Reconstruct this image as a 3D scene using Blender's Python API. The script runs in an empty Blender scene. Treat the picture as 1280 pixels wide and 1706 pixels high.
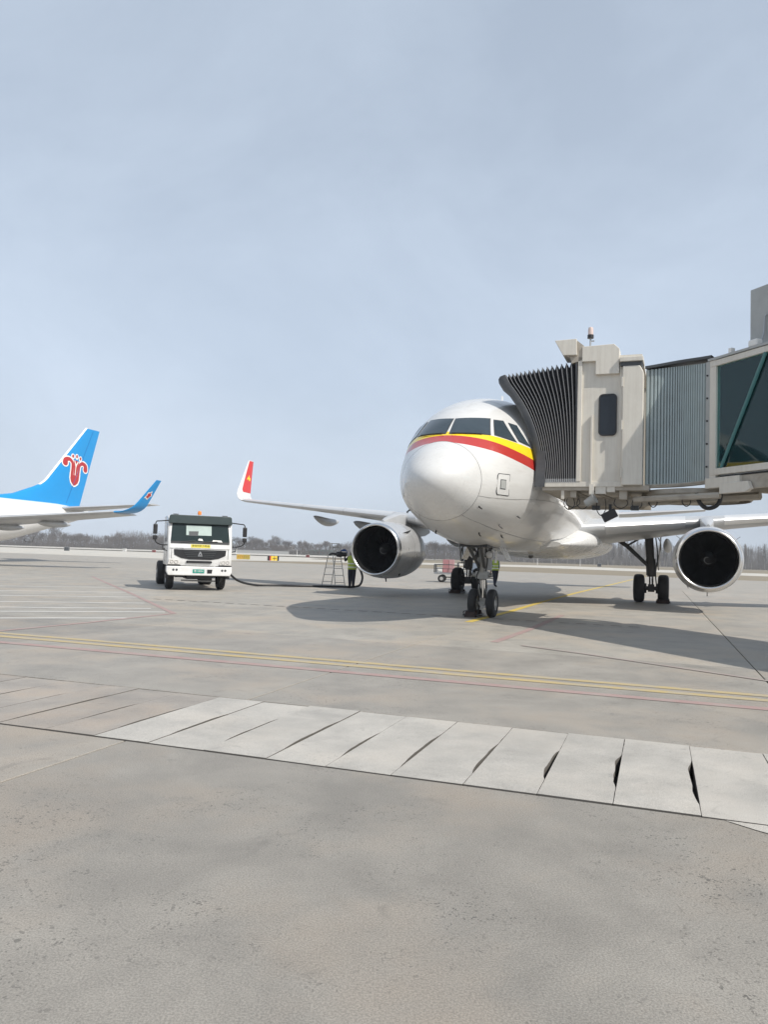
import bpy, bmesh, math, random
import numpy as np
from mathutils import Vector, Matrix
random.seed(7)
R = math.radians
SC = bpy.context.scene
COL = SC.collection

# ------------------------------------------------------------------ camera
cam_d = bpy.data.cameras.new("camera"); cam = bpy.data.objects.new("camera", cam_d); COL.objects.link(cam)
PITCH, ROLL = R(3.166), R(1.831)
fwd = Vector((0, math.cos(PITCH), math.sin(PITCH))); up0 = Vector((0, -math.sin(PITCH), math.cos(PITCH))); rt0 = Vector((1, 0, 0))
rt = rt0*math.cos(ROLL) + up0*math.sin(ROLL); up = up0*math.cos(ROLL) - rt0*math.sin(ROLL)
M4 = Matrix((rt, up, -fwd)).transposed().to_4x4(); M4.translation = (0, 0, 1.571)
cam.matrix_world = M4
cam_d.sensor_fit = 'VERTICAL'; cam_d.sensor_height = 24.0; cam_d.lens = 24.0*1289.8/1706
cam_d.clip_start = 0.05; cam_d.clip_end = 6000
SC.camera = cam

# ------------------------------------------------------------------ sky, sun, exposure
SUN = Vector((0.735, -0.605, 1.0)).normalized()
EL = math.asin(SUN.z); AZ = math.atan2(SUN.x, SUN.y)
world = bpy.data.worlds.new("World"); SC.world = world; world.use_nodes = True
wn = world.node_tree; wn.nodes.clear()
def wnode(t, **k):
    n = wn.nodes.new(t)
    for a, b in k.items(): setattr(n, a, b)
    return n
sky = wnode('ShaderNodeTexSky', sky_type='NISHITA', sun_disc=False, sun_elevation=EL, sun_rotation=AZ,
            altitude=50.0, air_density=1.0, dust_density=4.5, ozone_density=1.0)
wtc = wnode('ShaderNodeTexCoord')
wmp = wnode('ShaderNodeMapping'); wmp.inputs['Scale'].default_value = (1.3, 1.3, 2.0); wmp.inputs['Rotation'].default_value = (0.25, 0.75, 0.3)
wns = wnode('ShaderNodeTexNoise'); wns.inputs['Scale'].default_value = 1.6; wns.inputs['Detail'].default_value = 7; wns.inputs['Roughness'].default_value = 0.58; wns.inputs['Distortion'].default_value = 0.35
wrp = wnode('ShaderNodeValToRGB'); wrp.color_ramp.elements[0].position = 0.36; wrp.color_ramp.elements[1].position = 0.72
wrp.color_ramp.elements[0].color = (0.70, 0.70, 0.70, 1); wrp.color_ramp.elements[1].color = (0.97, 0.97, 0.97, 1)
wmx = wnode('ShaderNodeMix', data_type='RGBA')
wse = wnode('ShaderNodeSeparateXYZ'); wgr = wnode('ShaderNodeValToRGB')      # thin high cirrus veil, denser along the slant towards the horizon
wgr.color_ramp.elements[0].position = 0.0; wgr.color_ramp.elements[0].color = (0.650, 0.735, 0.845, 1)
wgr.color_ramp.elements[1].position = 0.75; wgr.color_ramp.elements[1].color = (0.470, 0.550, 0.660, 1)
e_ = wgr.color_ramp.elements.new(0.22); e_.color = (0.600, 0.698, 0.832, 1)
wsc = wnode('ShaderNodeVectorMath', operation='SCALE'); wsc.inputs['Scale'].default_value = 10.6
wbg = wnode('ShaderNodeBackground'); wbg.inputs['Strength'].default_value = 0.10
wout = wnode('ShaderNodeOutputWorld')
L = wn.links.new
L(wtc.outputs['Generated'], wmp.inputs['Vector']); L(wmp.outputs['Vector'], wns.inputs['Vector'])
L(wns.outputs['Fac'], wrp.inputs['Fac']); L(wrp.outputs['Color'], wmx.inputs['Factor'])
L(wtc.outputs['Generated'], wse.inputs[0]); L(wse.outputs['Z'], wgr.inputs['Fac']); L(wgr.outputs['Color'], wsc.inputs[0]); L(wsc.outputs[0], wmx.inputs['B'])
L(sky.outputs['Color'], wmx.inputs['A']); L(wmx.outputs['Result'], wbg.inputs['Color']); L(wbg.outputs['Background'], wout.inputs['Surface'])

sun_d = bpy.data.lights.new("sun", 'SUN'); sun_d.energy = 4.3; sun_d.angle = R(0.6); sun_d.color = (1.0, 0.955, 0.88)
sun = bpy.data.objects.new("sun", sun_d); COL.objects.link(sun); sun.location = (0, 0, 60)
sun.rotation_euler = SUN.to_track_quat('Z', 'Y').to_euler()
SC.view_settings.view_transform = 'Standard'; SC.view_settings.look = 'None'
SC.view_settings.exposure = 0.07; SC.view_settings.gamma = 1.0; SC.view_settings.use_curve_mapping = False
SC.cycles.use_denoising = True; SC.cycles.max_bounces = 8; SC.cycles.transparent_max_bounces = 16

# ------------------------------------------------------------------ materials
MATS = {}
class NT:
    def __init__(s, name):
        s.m = bpy.data.materials.new(name); s.m.use_nodes = True; s.t = s.m.node_tree
        s.b = s.t.nodes['Principled BSDF']; s.tc = s.t.nodes.new('ShaderNodeTexCoord')
    def n(s, t, ins=None, **k):
        x = s.t.nodes.new(t)
        for a, b in k.items(): setattr(x, a, b)
        for a, b in (ins or {}).items():
            if hasattr(b, 'is_linked') and not isinstance(b, (int, float)): s.t.links.new(b, x.inputs[a])
            else: x.inputs[a].default_value = b
        return x
    def l(s, a, b): s.t.links.new(a, b)
    def math(s, op, a, b=0.0, c=None, clamp=False):
        d = {0: a, 1: b}
        if c is not None: d[2] = c
        return s.n('ShaderNodeMath', d, operation=op, use_clamp=clamp).outputs[0]
    def noise(s, vec, scale, detail=4, rough=0.55, dist=0.0):
        return s.n('ShaderNodeTexNoise', {'Vector': vec, 'Scale': scale, 'Detail': detail, 'Roughness': rough, 'Distortion': dist}).outputs['Fac']
    def ramp(s, f, p0, p1, c0=(0, 0, 0, 1), c1=(1, 1, 1, 1)):
        r = s.n('ShaderNodeValToRGB', {'Fac': f}); e = r.color_ramp.elements
        e[0].position = p0; e[1].position = p1; e[0].color = c0; e[1].color = c1
        return r.outputs['Color']
    def mix(s, f, a, b, bt='MIX'):
        x = s.t.nodes.new('ShaderNodeMix'); x.data_type = 'RGBA'; x.blend_type = bt
        for k, v in (('Factor', f), ('A', a), ('B', b)):
            if isinstance(v, (int, float, tuple)): x.inputs[k].default_value = v
            else: s.t.links.new(v, x.inputs[k])
        return x.outputs['Result']
    def bump(s, h, strength=0.3, dist=0.02):
        b = s.n('ShaderNodeBump', {'Height': h, 'Strength': strength, 'Distance': dist}); s.l(b.outputs[0], s.b.inputs['Normal'])
def c4(c): return (c[0], c[1], c[2], 1.0)
def mat(name, col, rough=0.5, metal=0.0, var=0.12, vscale=3.0, coat=0.0, dirt=0.0, dirtcol=(0.12, 0.10, 0.08), spec=None, grime_scale=1.2, emit=None, streak=False):
    if name in MATS: return MATS[name]
    t = NT(name); b = t.b
    f = t.noise(t.tc.outputs['Object'], vscale, 5, 0.6)
    lo = tuple(x*(1-var) for x in col); hi = tuple(min(1, x*(1+var)) for x in col)
    c = t.mix(f, c4(lo), c4(hi))
    if dirt:
        g = t.noise(t.tc.outputs['Object'], grime_scale, 7, 0.65, 0.4)
        if streak:
            mp = t.n('ShaderNodeMapping', {'Vector': t.tc.outputs['Object'], 'Scale': (7.0, 7.0, 0.5)})
            g = t.math('MULTIPLY_ADD', t.noise(mp.outputs[0], 1.6, 6, 0.7), 0.6, t.math('MULTIPLY', g, 0.42))
        g = t.ramp(g, 0.45, 0.75, (0, 0, 0, 1), (dirt, dirt, dirt, 1))
        c = t.mix(g, c, c4(dirtcol))
    t.l(c, b.inputs['Base Color'])
    r = t.math('MULTIPLY_ADD', f, 0.18, rough-0.09); t.l(r, b.inputs['Roughness'])
    b.inputs['Metallic'].default_value = metal
    if coat: b.inputs['Coat Weight'].default_value = coat; b.inputs['Coat Roughness'].default_value = 0.06
    if spec is not None: b.inputs['Specular IOR Level'].default_value = spec
    if emit: b.inputs['Emission Color'].default_value = c4(emit[0]); b.inputs['Emission Strength'].default_value = emit[1]
    MATS[name] = t.m
    return t.m
WHITE = mat('white_paint', (0.64, 0.637, 0.625), 0.28, var=0.03, coat=0.3, dirt=0.14, grime_scale=0.9)
NACELLE = mat('nacelle_silver', (0.60, 0.60, 0.60), 0.30, metal=0.55, var=0.05, dirt=0.2, grime_scale=1.0)
LIP = mat('polished_lip', (0.72, 0.72, 0.72), 0.24, metal=1.0, var=0.04)
WINGM = mat('wing_grey', (0.50, 0.51, 0.52), 0.34, metal=0.25, var=0.05, dirt=0.25, grime_scale=0.8)
SLAT = mat('bare_slat_metal', (0.66, 0.66, 0.66), 0.36, metal=0.4, var=0.05)
DARKIN = mat('inlet_dark', (0.018, 0.019, 0.021), 0.45, var=0.2)
BLADE = mat('fan_blade', (0.025, 0.026, 0.028), 0.45, metal=0.3, var=0.15)
SPIN = mat('spinner_black', (0.02, 0.02, 0.02), 0.6)
PALE = mat('spiral_white', (0.16, 0.16, 0.155), 0.6)
TYRE = mat('rubber', (0.022, 0.022, 0.023), 0.75, var=0.25, vscale=9)
RIM = mat('wheel_rim', (0.50, 0.49, 0.47), 0.45, metal=0.4, dirt=0.5, grime_scale=6)
STRUT = mat('gear_steel', (0.32, 0.32, 0.31), 0.45, metal=0.3, dirt=0.6, grime_scale=5)
STRUTD = mat('gear_dark', (0.07, 0.07, 0.07), 0.55, dirt=0.3, grime_scale=5)
CHROME = mat('oleo_chrome', (0.8, 0.8, 0.8), 0.12, metal=1.0, var=0.02)
RED = mat('red_paint', (0.55, 0.035, 0.03), 0.35, var=0.06)
YEL = mat('yellow_paint', (0.85, 0.55, 0.02), 0.4, var=0.05)
BLUE = mat('tail_blue', (0.006, 0.255, 0.60), 0.33, var=0.05, coat=0.2)
KAPOK = mat('emblem_red', (0.42, 0.03, 0.03), 0.4, var=0.08)
PWHITE = mat('plain_white', (0.78, 0.77, 0.74), 0.4, var=0.04)
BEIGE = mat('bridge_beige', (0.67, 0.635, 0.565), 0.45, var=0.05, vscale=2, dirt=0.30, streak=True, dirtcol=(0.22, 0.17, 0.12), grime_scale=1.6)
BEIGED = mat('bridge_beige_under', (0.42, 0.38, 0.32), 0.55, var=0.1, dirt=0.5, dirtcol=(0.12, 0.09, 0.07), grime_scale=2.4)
BELL = mat('bellows_fabric', (0.036, 0.039, 0.045), 0.65, var=0.25, vscale=5)
PIPE = mat('bellows_piping', (0.25, 0.25, 0.255), 0.5, var=0.15)
BUMP = mat('hood_bumper', (0.065, 0.069, 0.076), 0.6, var=0.2, vscale=4, dirt=0.3, dirtcol=(0.25, 0.24, 0.23))
CURT = mat('curtain_slat', (0.37, 0.43, 0.435), 0.42, var=0.10, vscale=2.5, metal=0.15, dirt=0.2, grime_scale=2)
DGREY = mat('dark_grey', (0.06, 0.065, 0.07), 0.5, var=0.15)
BLACK = mat('black_plastic', (0.018, 0.018, 0.02), 0.45, var=0.2)
GREYP = mat('grey_panel', (0.40, 0.41, 0.40), 0.5, var=0.06, dirt=0.2, grime_scale=2)
STEEL = mat('galvanised', (0.42, 0.43, 0.44), 0.4, metal=0.7, var=0.1)
TWHITE = mat('truck_white', (0.74, 0.74, 0.73), 0.28, var=0.02, coat=0.3, dirt=0.22, grime_scale=2.2)
TGREEN = mat('visor_green_grey', (0.032, 0.047, 0.047), 0.35, var=0.1)
PLATE = mat('plate_green', (0.01, 0.26, 0.20), 0.4, var=0.05)
AMBER = mat('amber_lens', (0.75, 0.22, 0.03), 0.2, var=0.1)
CLEAR = mat('clear_lens', (0.62, 0.60, 0.57), 0.1, var=0.15, vscale=14)
VEST = mat('vest_lime', (0.36, 0.45, 0.06), 0.6, var=0.12, vscale=9)
REFL = mat('vest_reflective', (0.70, 0.72, 0.66), 0.35, var=0.05)
NAVY = mat('navy_cloth', (0.012, 0.014, 0.028), 0.8, var=0.25, vscale=12)
BCLOTH = mat('blue_cloth', (0.02, 0.07, 0.22), 0.8, var=0.2, vscale=12)
SKIN = mat('skin', (0.42, 0.25, 0.18), 0.5, var=0.06)
HAIR = mat('hair_black', (0.012, 0.011, 0.011), 0.5, var=0.2)
PINK = mat('pink_carton', (0.42, 0.20, 0.21), 0.6, var=0.1)
SIGNY = mat('sign_yellow', (0.42, 0.27, 0.03), 0.5, var=0.08)
ALU = mat('aluminium', (0.48, 0.47, 0.45), 0.4, metal=0.6, var=0.1)
BARK = mat('bark_grey', (0.11, 0.095, 0.083), 0.9, var=0.3)
BARKP = mat('bark_pale', (0.36, 0.345, 0.325), 0.9, var=0.2)
TWIG = mat('twig', (0.120, 0.102, 0.090), 0.95, var=0.3)
FARW = mat('far_wall', (0.36, 0.36, 0.35), 0.8, var=0.1)
FARG = mat('far_green_sheet', (0.10, 0.19, 0.17), 0.7, var=0.15)

def glass(name, tint, trans=0.5, rough=0.03, body=None):
    t = NT(name); nt = t.t
    tr = t.n('ShaderNodeBsdfTransparent', {'Color': c4(tint)})
    gl = t.n('ShaderNodeBsdfGlossy', {'Color': (0.9, 0.95, 0.95, 1), 'Roughness': rough})
    df = t.n('ShaderNodeBsdfDiffuse', {'Color': c4(body or tuple(x*0.08 for x in tint))})
    fr = t.n('ShaderNodeFresnel', {'IOR': 1.5})
    m1 = t.n('ShaderNodeMixShader', {0: trans}); t.l(df.outputs[0], m1.inputs[1]); t.l(tr.outputs[0], m1.inputs[2])
    m2 = t.n('ShaderNodeMixShader'); t.l(fr.outputs[0], m2.inputs[0]); t.l(m1.outputs[0], m2.inputs[1]); t.l(gl.outputs[0], m2.inputs[2])
    t.l(m2.outputs[0], nt.nodes['Material Output'].inputs['Surface'])
    return t.m
TGLASS = glass('tunnel_glass', (0.66, 0.95, 0.95), 0.90, body=(0.03, 0.22, 0.24))
WGLASS = glass('windscreen_glass', (0.30, 0.42, 0.40), 0.8)
CKGLASS = mat('cockpit_glass', (0.035, 0.05, 0.062), 0.07, var=0.2, vscale=2, spec=0.6)
DKGLASS = mat('dark_window', (0.012, 0.016, 0.022), 0.09, var=0.2)

def fuselage_mat():
    t = NT('fuselage_livery'); b = t.b
    s = t.n('ShaderNodeSeparateXYZ', {0: t.tc.outputs['Object']}); y, z = s.outputs['Y'], s.outputs['Z']
    def line(a, k, x0):       # z of an edge at station y
        return t.math('MULTIPLY_ADD', t.math('SUBTRACT', t.math('MINIMUM', y, 4.2), x0), k, a)
    lo = t.math('GREATER_THAN', z, line(4.09, -0.185, 0.9))
    hi = t.math('GREATER_THAN', z, line(4.295, -0.20, 1.3))
    yt = t.math('GREATER_THAN', z, line(4.39, -0.115, 1.6))
    base = t.mix(t.noise(t.tc.outputs['Object'], 1.1, 6, 0.6), (0.61, 0.605, 0.59, 1), (0.665, 0.66, 0.645, 1))
    mp = t.n('ShaderNodeMapping', {'Vector': t.tc.outputs['Object'], 'Scale': (1.2, 0.35, 2.2)})
    g = t.ramp(t.noise(mp.outputs[0], 1.6, 8, 0.68, 0.5), 0.50, 0.82, (0, 0, 0, 1), (0.30, 0.30, 0.30, 1))
    base = t.mix(g, base, (0.30, 0.27, 0.23, 1))
    fr = t.math('LESS_THAN', y, 5.5); lo = t.math('MULTIPLY', lo, fr)
    c = t.mix(lo, base, (0.43, 0.034, 0.026, 1)); c = t.mix(t.math('MULTIPLY', hi, fr), c, (0.86, 0.60, 0.015, 1)); c = t.mix(yt, c, base)
    t.l(c, b.inputs['Base Color']); b.inputs['Roughness'].default_value = 0.27
    b.inputs['Coat Weight'].default_value = 0.4; b.inputs['Coat Roughness'].default_value = 0.08
    # faint skin panel waviness
    t.bump(t.noise(mp.outputs[0], 2.2, 2, 0.4), 0.06, 0.05)
    return t.m
FUS = fuselage_mat()

def concrete(name, base, rnd=0.10, stain=0.35, warm=(1.07, 0.98, 0.90), scale=1.0, fine=True, speck=0.75):
    t = NT(name); b = t.b
    geo = t.n('ShaderNodeNewGeometry'); P = geo.outputs['Position']
    info = t.n('ShaderNodeObjectInfo')
    big = t.noise(P, 0.16*scale, 6, 0.6, 0.5); med = t.noise(P, 1.1*scale, 7, 0.66, 0.3); fin = t.noise(P, 110*scale, 2, 0.7); tint = t.noise(P, 0.55*scale, 4, 0.6)
    lo = tuple(x*0.80 for x in base); hi = tuple(x*1.15 for x in base)
    c = t.mix(t.ramp(med, 0.34, 0.68), c4(lo), c4(hi))
    c = t.mix(t.ramp(big, 0.35, 0.70, (0, 0, 0, 1), (stain, stain, stain, 1)), c, c4(tuple(x*0.70 for x in base)))
    c = t.mix(t.ramp(tint, 0.48, 0.66, (0, 0, 0, 1), (0.75, 0.75, 0.75, 1)), c, c4(tuple(base[i]*warm[i] for i in range(3))))
    if fine:
        c = t.mix(t.ramp(fin, 0.38, 0.62, (0, 0, 0, 1), (1, 1, 1, 1)), t.mix(1.0, c, (0.80, 0.80, 0.80, 1), 'MULTIPLY'), t.mix(1.0, c, (1.17, 1.17, 1.17, 1), 'MULTIPLY'))
        wp = t.n('ShaderNodeTexNoise', {'Vector': P, 'Scale': 30.0, 'Detail': 3})
        wv = t.n('ShaderNodeVectorMath', {0: wp.outputs['Color'], 1: (0.045, 0.045, 0.0), 2: P}, operation='MULTIPLY_ADD')
        vo = t.n('ShaderNodeTexVoronoi', {'Vector': wv.outputs[0], 'Scale': 48.0*scale, 'Randomness': 1.0}, feature='F1')
        gate = t.ramp(t.noise(P, 0.8*scale, 5, 0.7), 0.46, 0.62)
        pit = t.math('LESS_THAN', vo.outputs['Distance'], t.math('MULTIPLY_ADD', t.noise(P, 14.0, 4, 0.7), 1.3, -0.42))
        pit = t.math('MULTIPLY', t.math('MULTIPLY', pit, gate), speck)
        c = t.mix(pit, c, c4(tuple(x*0.25 for x in base)))
        blot = t.ramp(t.noise(P, 2.3*scale, 5, 0.62, 0.8), 0.62, 0.74, (0, 0, 0, 1), (0.5, 0.5, 0.5, 1))
        c = t.mix(blot, c, c4(tuple(x*0.50 for x in base)))
        t.bump(t.math('ADD', fin, t.math('MULTIPLY', pit, -0.8)), 0.35, 0.006)
    rr = t.math('MULTIPLY_ADD', info.outputs['Random'], 2*rnd, 1-rnd)
    cc = t.n('ShaderNodeVectorMath', {0: c, 1: (1, 1, 1)}, operation='SCALE'); t.l(rr, cc.inputs['Scale'])
    t.l(cc.outputs[0], b.inputs['Base Color'])
    t.l(t.math('MULTIPLY_ADD', med, 0.25, 0.52), b.inputs['Roughness']); b.inputs['Specular IOR Level'].default_value = 0.5
    MATS[name] = t.m
    return t.m
CONC = concrete('apron_concrete', (0.288, 0.267, 0.236), stain=0.32)
CONCO = concrete('painted_sheen_concrete', (0.335, 0.312, 0.274), stain=0.3, rnd=0.05)  # apron concrete again, distant sheen painted in as a lighter base
CONCF = concrete('far_concrete', (0.42, 0.395, 0.35), fine=False, scale=0.35, stain=0.2, rnd=0.02)
CONCT = concrete('taxiway_concrete', (0.50, 0.475, 0.42), fine=False, scale=0.3, stain=0.15, rnd=0.02)
SLABM = concrete('cover_slab_concrete', (0.425, 0.402, 0.366), rnd=0.05, stain=0.2, speck=0.4, scale=1.4, warm=(1.02, .99, .96))
SLABD = concrete('worn_slab_concrete', (0.315, 0.285, 0.252), rnd=0.10, stain=0.4, speck=0.5, scale=1.6)
JOINT = mat('joint_filler', (0.045, 0.042, 0.038), 0.9, var=0.3)
DRYG = mat('dry_grass', (0.205, 0.17, 0.115), 0.95, var=0.3, vscale=0.05)
DRYG2 = mat('dry_grass_strip', (0.22, 0.185, 0.13), 0.95, var=0.25, vscale=0.12)
def wornpaint(name, col, wear=(0.42, 0.62), k=0.85):
    t = NT(name); b = t.b
    geo = t.n('ShaderNodeNewGeometry'); P = geo.outputs['Position']
    f = t.ramp(t.noise(P, 3.0, 8, 0.75, 0.4), wear[0], wear[1], (k, k, k, 1), (0.1, 0.1, 0.1, 1))
    under = t.mix(t.noise(P, 1.1, 7, 0.66), (0.27, 0.255, 0.23, 1), (0.385, 0.365, 0.33, 1))
    c = t.mix(f, under, c4(col)); c = t.mix(t.ramp(t.noise(P, 24, 4, 0.7), 0.3, 0.7, (0, 0, 0, 1), (0.35, 0.35, 0.35, 1)), c, under)
    t.l(c, b.inputs['Base Color']); b.inputs['Roughness'].default_value = 0.75
    return t.m
PYEL = wornpaint('worn_yellow_line', (0.50, 0.35, 0.08), (0.42, 0.68), 0.72)
PYELB = wornpaint('bright_yellow_line', (0.62, 0.44, 0.03), (0.55, 0.8), 0.95)
PRED = wornpaint('faded_red_line', (0.34, 0.13, 0.13), (0.46, 0.74), 0.55)
PREDF = wornpaint('ghost_red_line', (0.32, 0.17, 0.165), (0.42, 0.66), 0.42)
PWHI = wornpaint('worn_white_line', (0.72, 0.71, 0.68), (0.58, 0.85), 0.95)

# ------------------------------------------------------------------ mesh helpers
class MB:
    def __init__(s): s.v = []; s.f = []
    def add(s, vs, fs):
        o = len(s.v); s.v += [tuple(p) for p in vs]; s.f += [tuple(o+i for i in f) for f in fs]; return s
    def box(s, lo, hi, rot=None, piv=None):
        (x0, y0, z0), (x1, y1, z1) = lo, hi
        vs = [Vector(p) for p in ((x0,y0,z0),(x1,y0,z0),(x1,y1,z0),(x0,y1,z0),(x0,y0,z1),(x1,y0,z1),(x1,y1,z1),(x0,y1,z1))]
        if rot is not None:
            c = Vector(piv) if piv is not None else sum(vs, Vector())/8
            vs = [c + rot @ (p-c) for p in vs]
        return s.add(vs, [(0,3,2,1),(4,5,6,7),(0,1,5,4),(1,2,6,5),(2,3,7,6),(3,0,4,7)])
    def cbox(s, c, sz, rot=None):
        return s.box([c[i]-sz[i]/2 for i in range(3)], [c[i]+sz[i]/2 for i in range(3)], rot)
    def loft(s, rings, cap=True, closed=True):
        n = len(rings[0]); o = []
        for r in rings: o += list(r)
        fs = []
        for i in range(len(rings)-1):
            for j in range(n if closed else n-1):
                a = i*n+j; b = i*n+(j+1) % n
                fs.append((a, b, b+n, a+n))
        if cap and closed:
            fs.append(tuple(range(n-1, -1, -1))); k = (len(rings)-1)*n; fs.append(tuple(range(k, k+n)))
        return s.add(o, fs)
    def tube(s, path, rad, n=8, cap=True):
        P = [Vector(p) for p in path]; m = len(P)
        if not hasattr(rad, '__len__'): rad = [rad]*m
        rings = []; ref = None
        for i in range(m):
            d = (P[min(i+1, m-1)]-P[max(i-1, 0)]).normalized()
            if ref is None:
                ref = d.orthogonal().normalized()
            ref = (ref - d*ref.dot(d))
            ref = ref.normalized() if ref.length > 1e-6 else d.orthogonal().normalized()
            q = d.cross(ref)
            rings.append([P[i] + rad[i]*(math.cos(2*math.pi*k/n)*ref + math.sin(2*math.pi*k/n)*q) for k in range(n)])
        return s.loft(rings, cap)
    def lathe(s, prof, c, axis, n=32, cap=False):
        # prof: (distance along axis, radius)
        ax = Vector(axis).normalized(); u = ax.orthogonal().normalized(); w = ax.cross(u); c = Vector(c)
        rings = [[c+ax*d+r*(math.cos(2*math.pi*k/n)*u+math.sin(2*math.pi*k/n)*w) for k in range(n)] for d, r in prof]
        return s.loft(rings, cap)
    def prism(s, poly, o, u, w, h):
        # polygon in plane (o,u,w) extruded by vector h
        o, u, w, h = Vector(o), Vector(u), Vector(w), Vector(h); n = len(poly)
        a = [o+u*p[0]+w*p[1] for p in poly]; b = [p+h for p in a]
        return s.add(a+b, [tuple(range(n-1, -1, -1)), tuple(range(n, 2*n))]+[(i, (i+1) % n, n+(i+1) % n, n+i) for i in range(n)])
    def build(s, name, m, parent=None, smooth=False, bevel=0.0, angle=40):
        me = bpy.data.meshes.new(name); me.from_pydata(s.v, [], s.f)
        bm = bmesh.new(); bm.from_mesh(me)
        bmesh.ops.recalc_face_normals(bm, faces=bm.faces)
        if bevel:
            es = [e for e in bm.edges if len(e.link_faces) == 2 and e.calc_face_angle(0) > R(25)]
            bmesh.ops.bevel(bm, geom=es, offset=bevel, segments=2, affect='EDGES', profile=0.5, clamp_overlap=True)
        if smooth:
            for f in bm.faces: f.smooth = True
            for e in bm.edges:
                if len(e.link_faces) == 2 and e.calc_face_angle(0) > R(angle): e.smooth = False
        bm.to_mesh(me); bm.free()
        return obj(name, me, m, parent)
def obj(name, me, m=None, parent=None):
    if m is not None:
        me.materials.clear(); me.materials.append(m)
    o = bpy.data.objects.new(name, me); COL.objects.link(o)
    if parent is not None: o.parent = parent
    return o
def thing(name, label, cat, loc=(0, 0, 0), rz=0.0, group=None):
    o = bpy.data.objects.new(name, None); COL.objects.link(o); o.location = loc; o.rotation_euler = (0, 0, rz)
    o.empty_display_size = 0.3
    return tag(o, label, cat, group)
def tag(o, label, cat, group=None):
    o['label'] = label; o['category'] = cat
    if group: o['group'] = group
    return o
def struct(o): o['kind'] = 'structure'; return o
def stuff(o): o['kind'] = 'stuff'; return o
def part(name, m, parent, fn, **k):
    b = MB(); fn(b); return b.build(name, m, parent, **k)
def smooth_path(pts, n=8):
    P = [Vector(p) for p in pts]; P = [P[0]*2-P[1]]+P+[P[-1]*2-P[-2]]; out = []
    for i in range(1, len(P)-2):
        for k in range(n):
            t = k/n; a, b, c, d = P[i-1], P[i], P[i+1], P[i+2]
            out.append(0.5*((2*b)+(-a+c)*t+(2*a-5*b+4*c-d)*t*t+(-a+3*b-3*c+d)*t**3))
    out.append(P[-2]); return out
def text_mesh(name, s, size, m, parent, origin, xdir, ydir, depth=0.0, align='CENTER'):
    cu = bpy.data.curves.new('txt', 'FONT'); cu.body = s; cu.size = size; cu.extrude = depth; cu.align_x = align; cu.align_y = 'CENTER'; cu.resolution_u = 2
    ob = bpy.data.objects.new('txt', cu); COL.objects.link(ob)
    bpy.context.view_layer.update()
    me = bpy.data.meshes.new_from_object(ob.evaluated_get(bpy.context.evaluated_depsgraph_get()))
    bpy.data.objects.remove(ob); bpy.data.curves.remove(cu)
    x, y, o = Vector(xdir), Vector(ydir), Vector(origin)
    for v in me.vertices: v.co = o + x*v.co.x + y*v.co.y + x.cross(y)*v.co.z
    return obj(name, me, m, parent)
def pchip(xs, ys):
    xs = np.array(xs, float); ys = np.array(ys, float); h = np.diff(xs); d = np.diff(ys)/h
    m = np.zeros_like(xs); m[0] = d[0]; m[-1] = d[-1]
    for i in range(1, len(xs)-1):
        if d[i-1]*d[i] > 0:
            w1 = 2*h[i]+h[i-1]; w2 = h[i]+2*h[i-1]; m[i] = (w1+w2)/(w1/d[i-1]+w2/d[i])
    def f(x):
        x = min(max(x, xs[0]), xs[-1]); i = min(int(np.searchsorted(xs, x, side='right'))-1, len(xs)-2); t = (x-xs[i])/h[i]
        return float((2*t**3-3*t**2+1)*ys[i]+(t**3-2*t*t+t)*h[i]*m[i]+(3*t*t-2*t**3)*ys[i+1]+(t**3-t*t)*h[i]*m[i+1])
    return f

# ------------------------------------------------------------------ ground, apron, markings (apron frame: u to the right, w away)
TH = R(19.5); AU = Vector((math.cos(TH), -math.sin(TH), 0)); AW = Vector((math.sin(TH), math.cos(TH), 0))
def UW(u, w, z=0.0): return AU*u + AW*w + Vector((0, 0, z))
def sheet(name, quads, m, z, parent=None):
    b = MB()
    for (u0, u1, w0, w1) in quads: b.add([UW(u0, w0, z), UW(u1, w0, z), UW(u1, w1, z), UW(u0, w1, z)], [(0, 1, 2, 3)])
    return b.build(name, m, parent)
struct(sheet('ground', [(-3500, 3500, -400, 4500)], DRYG, -0.260))
apron = struct(sheet('apron', [(-600, 500, -60, 5.336), (-600, 500, 7.334, 96)], JOINT, -0.045))
PU = [-42.55+5.5*i for i in range(14)]          # panel joints across
PWS = [-9.25, -4.35, 0.5, 5.335, 7.335, 13.3, 19.3, 25.3, 31.3, 37.3, 43.3, 49.3]
GAP = 0.009
pan_cache = {}
def panel(u0, u1, w0, w1, m, name='concrete_panel', z=0.0, parent=apron, gap=GAP):
    key = (round(u1-u0, 3), round(w1-w0, 3), m.name, gap)
    if key not in pan_cache:
        b = MB(); a, c = (u1-u0)/2-gap, (w1-w0)/2-gap; e = 0.006
        lo = [(-a, -c), (a, -c), (a, c), (-a, c)]; hi = [(-a+e, -c+e), (a-e, -c+e), (a-e, c-e), (-a+e, c-e)]
        vs = [(x, y, -0.04) for x, y in lo]+[(x, y, -e*0.7) for x, y in lo]+[(x, y, 0) for x, y in hi]
        fs = [(8, 9, 10, 11)]
        for k in range(4):
            n = (k+1) % 4; fs += [(k, n, 4+n, 4+k), (4+k, 4+n, 8+n, 8+k)]
        me = bpy.data.meshes.new(name); me.from_pydata(vs, [], fs); me.materials.append(m); pan_cache[key] = me
    o = bpy.data.objects.new(name, pan_cache[key]); COL.objects.link(o); o.parent = parent
    c = UW((u0+u1)/2, (w0+w1)/2, z); o.location = c; o.rotation_euler = (0, 0, -TH)
    return o
for i in range(len(PU)-1):
    for j in range(len(PWS)-1):
        if j == 3: continue
        panel(PU[i], PU[i+1], PWS[j], PWS[j+1], CONC if PWS[j] < 13 else CONCO)
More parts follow.
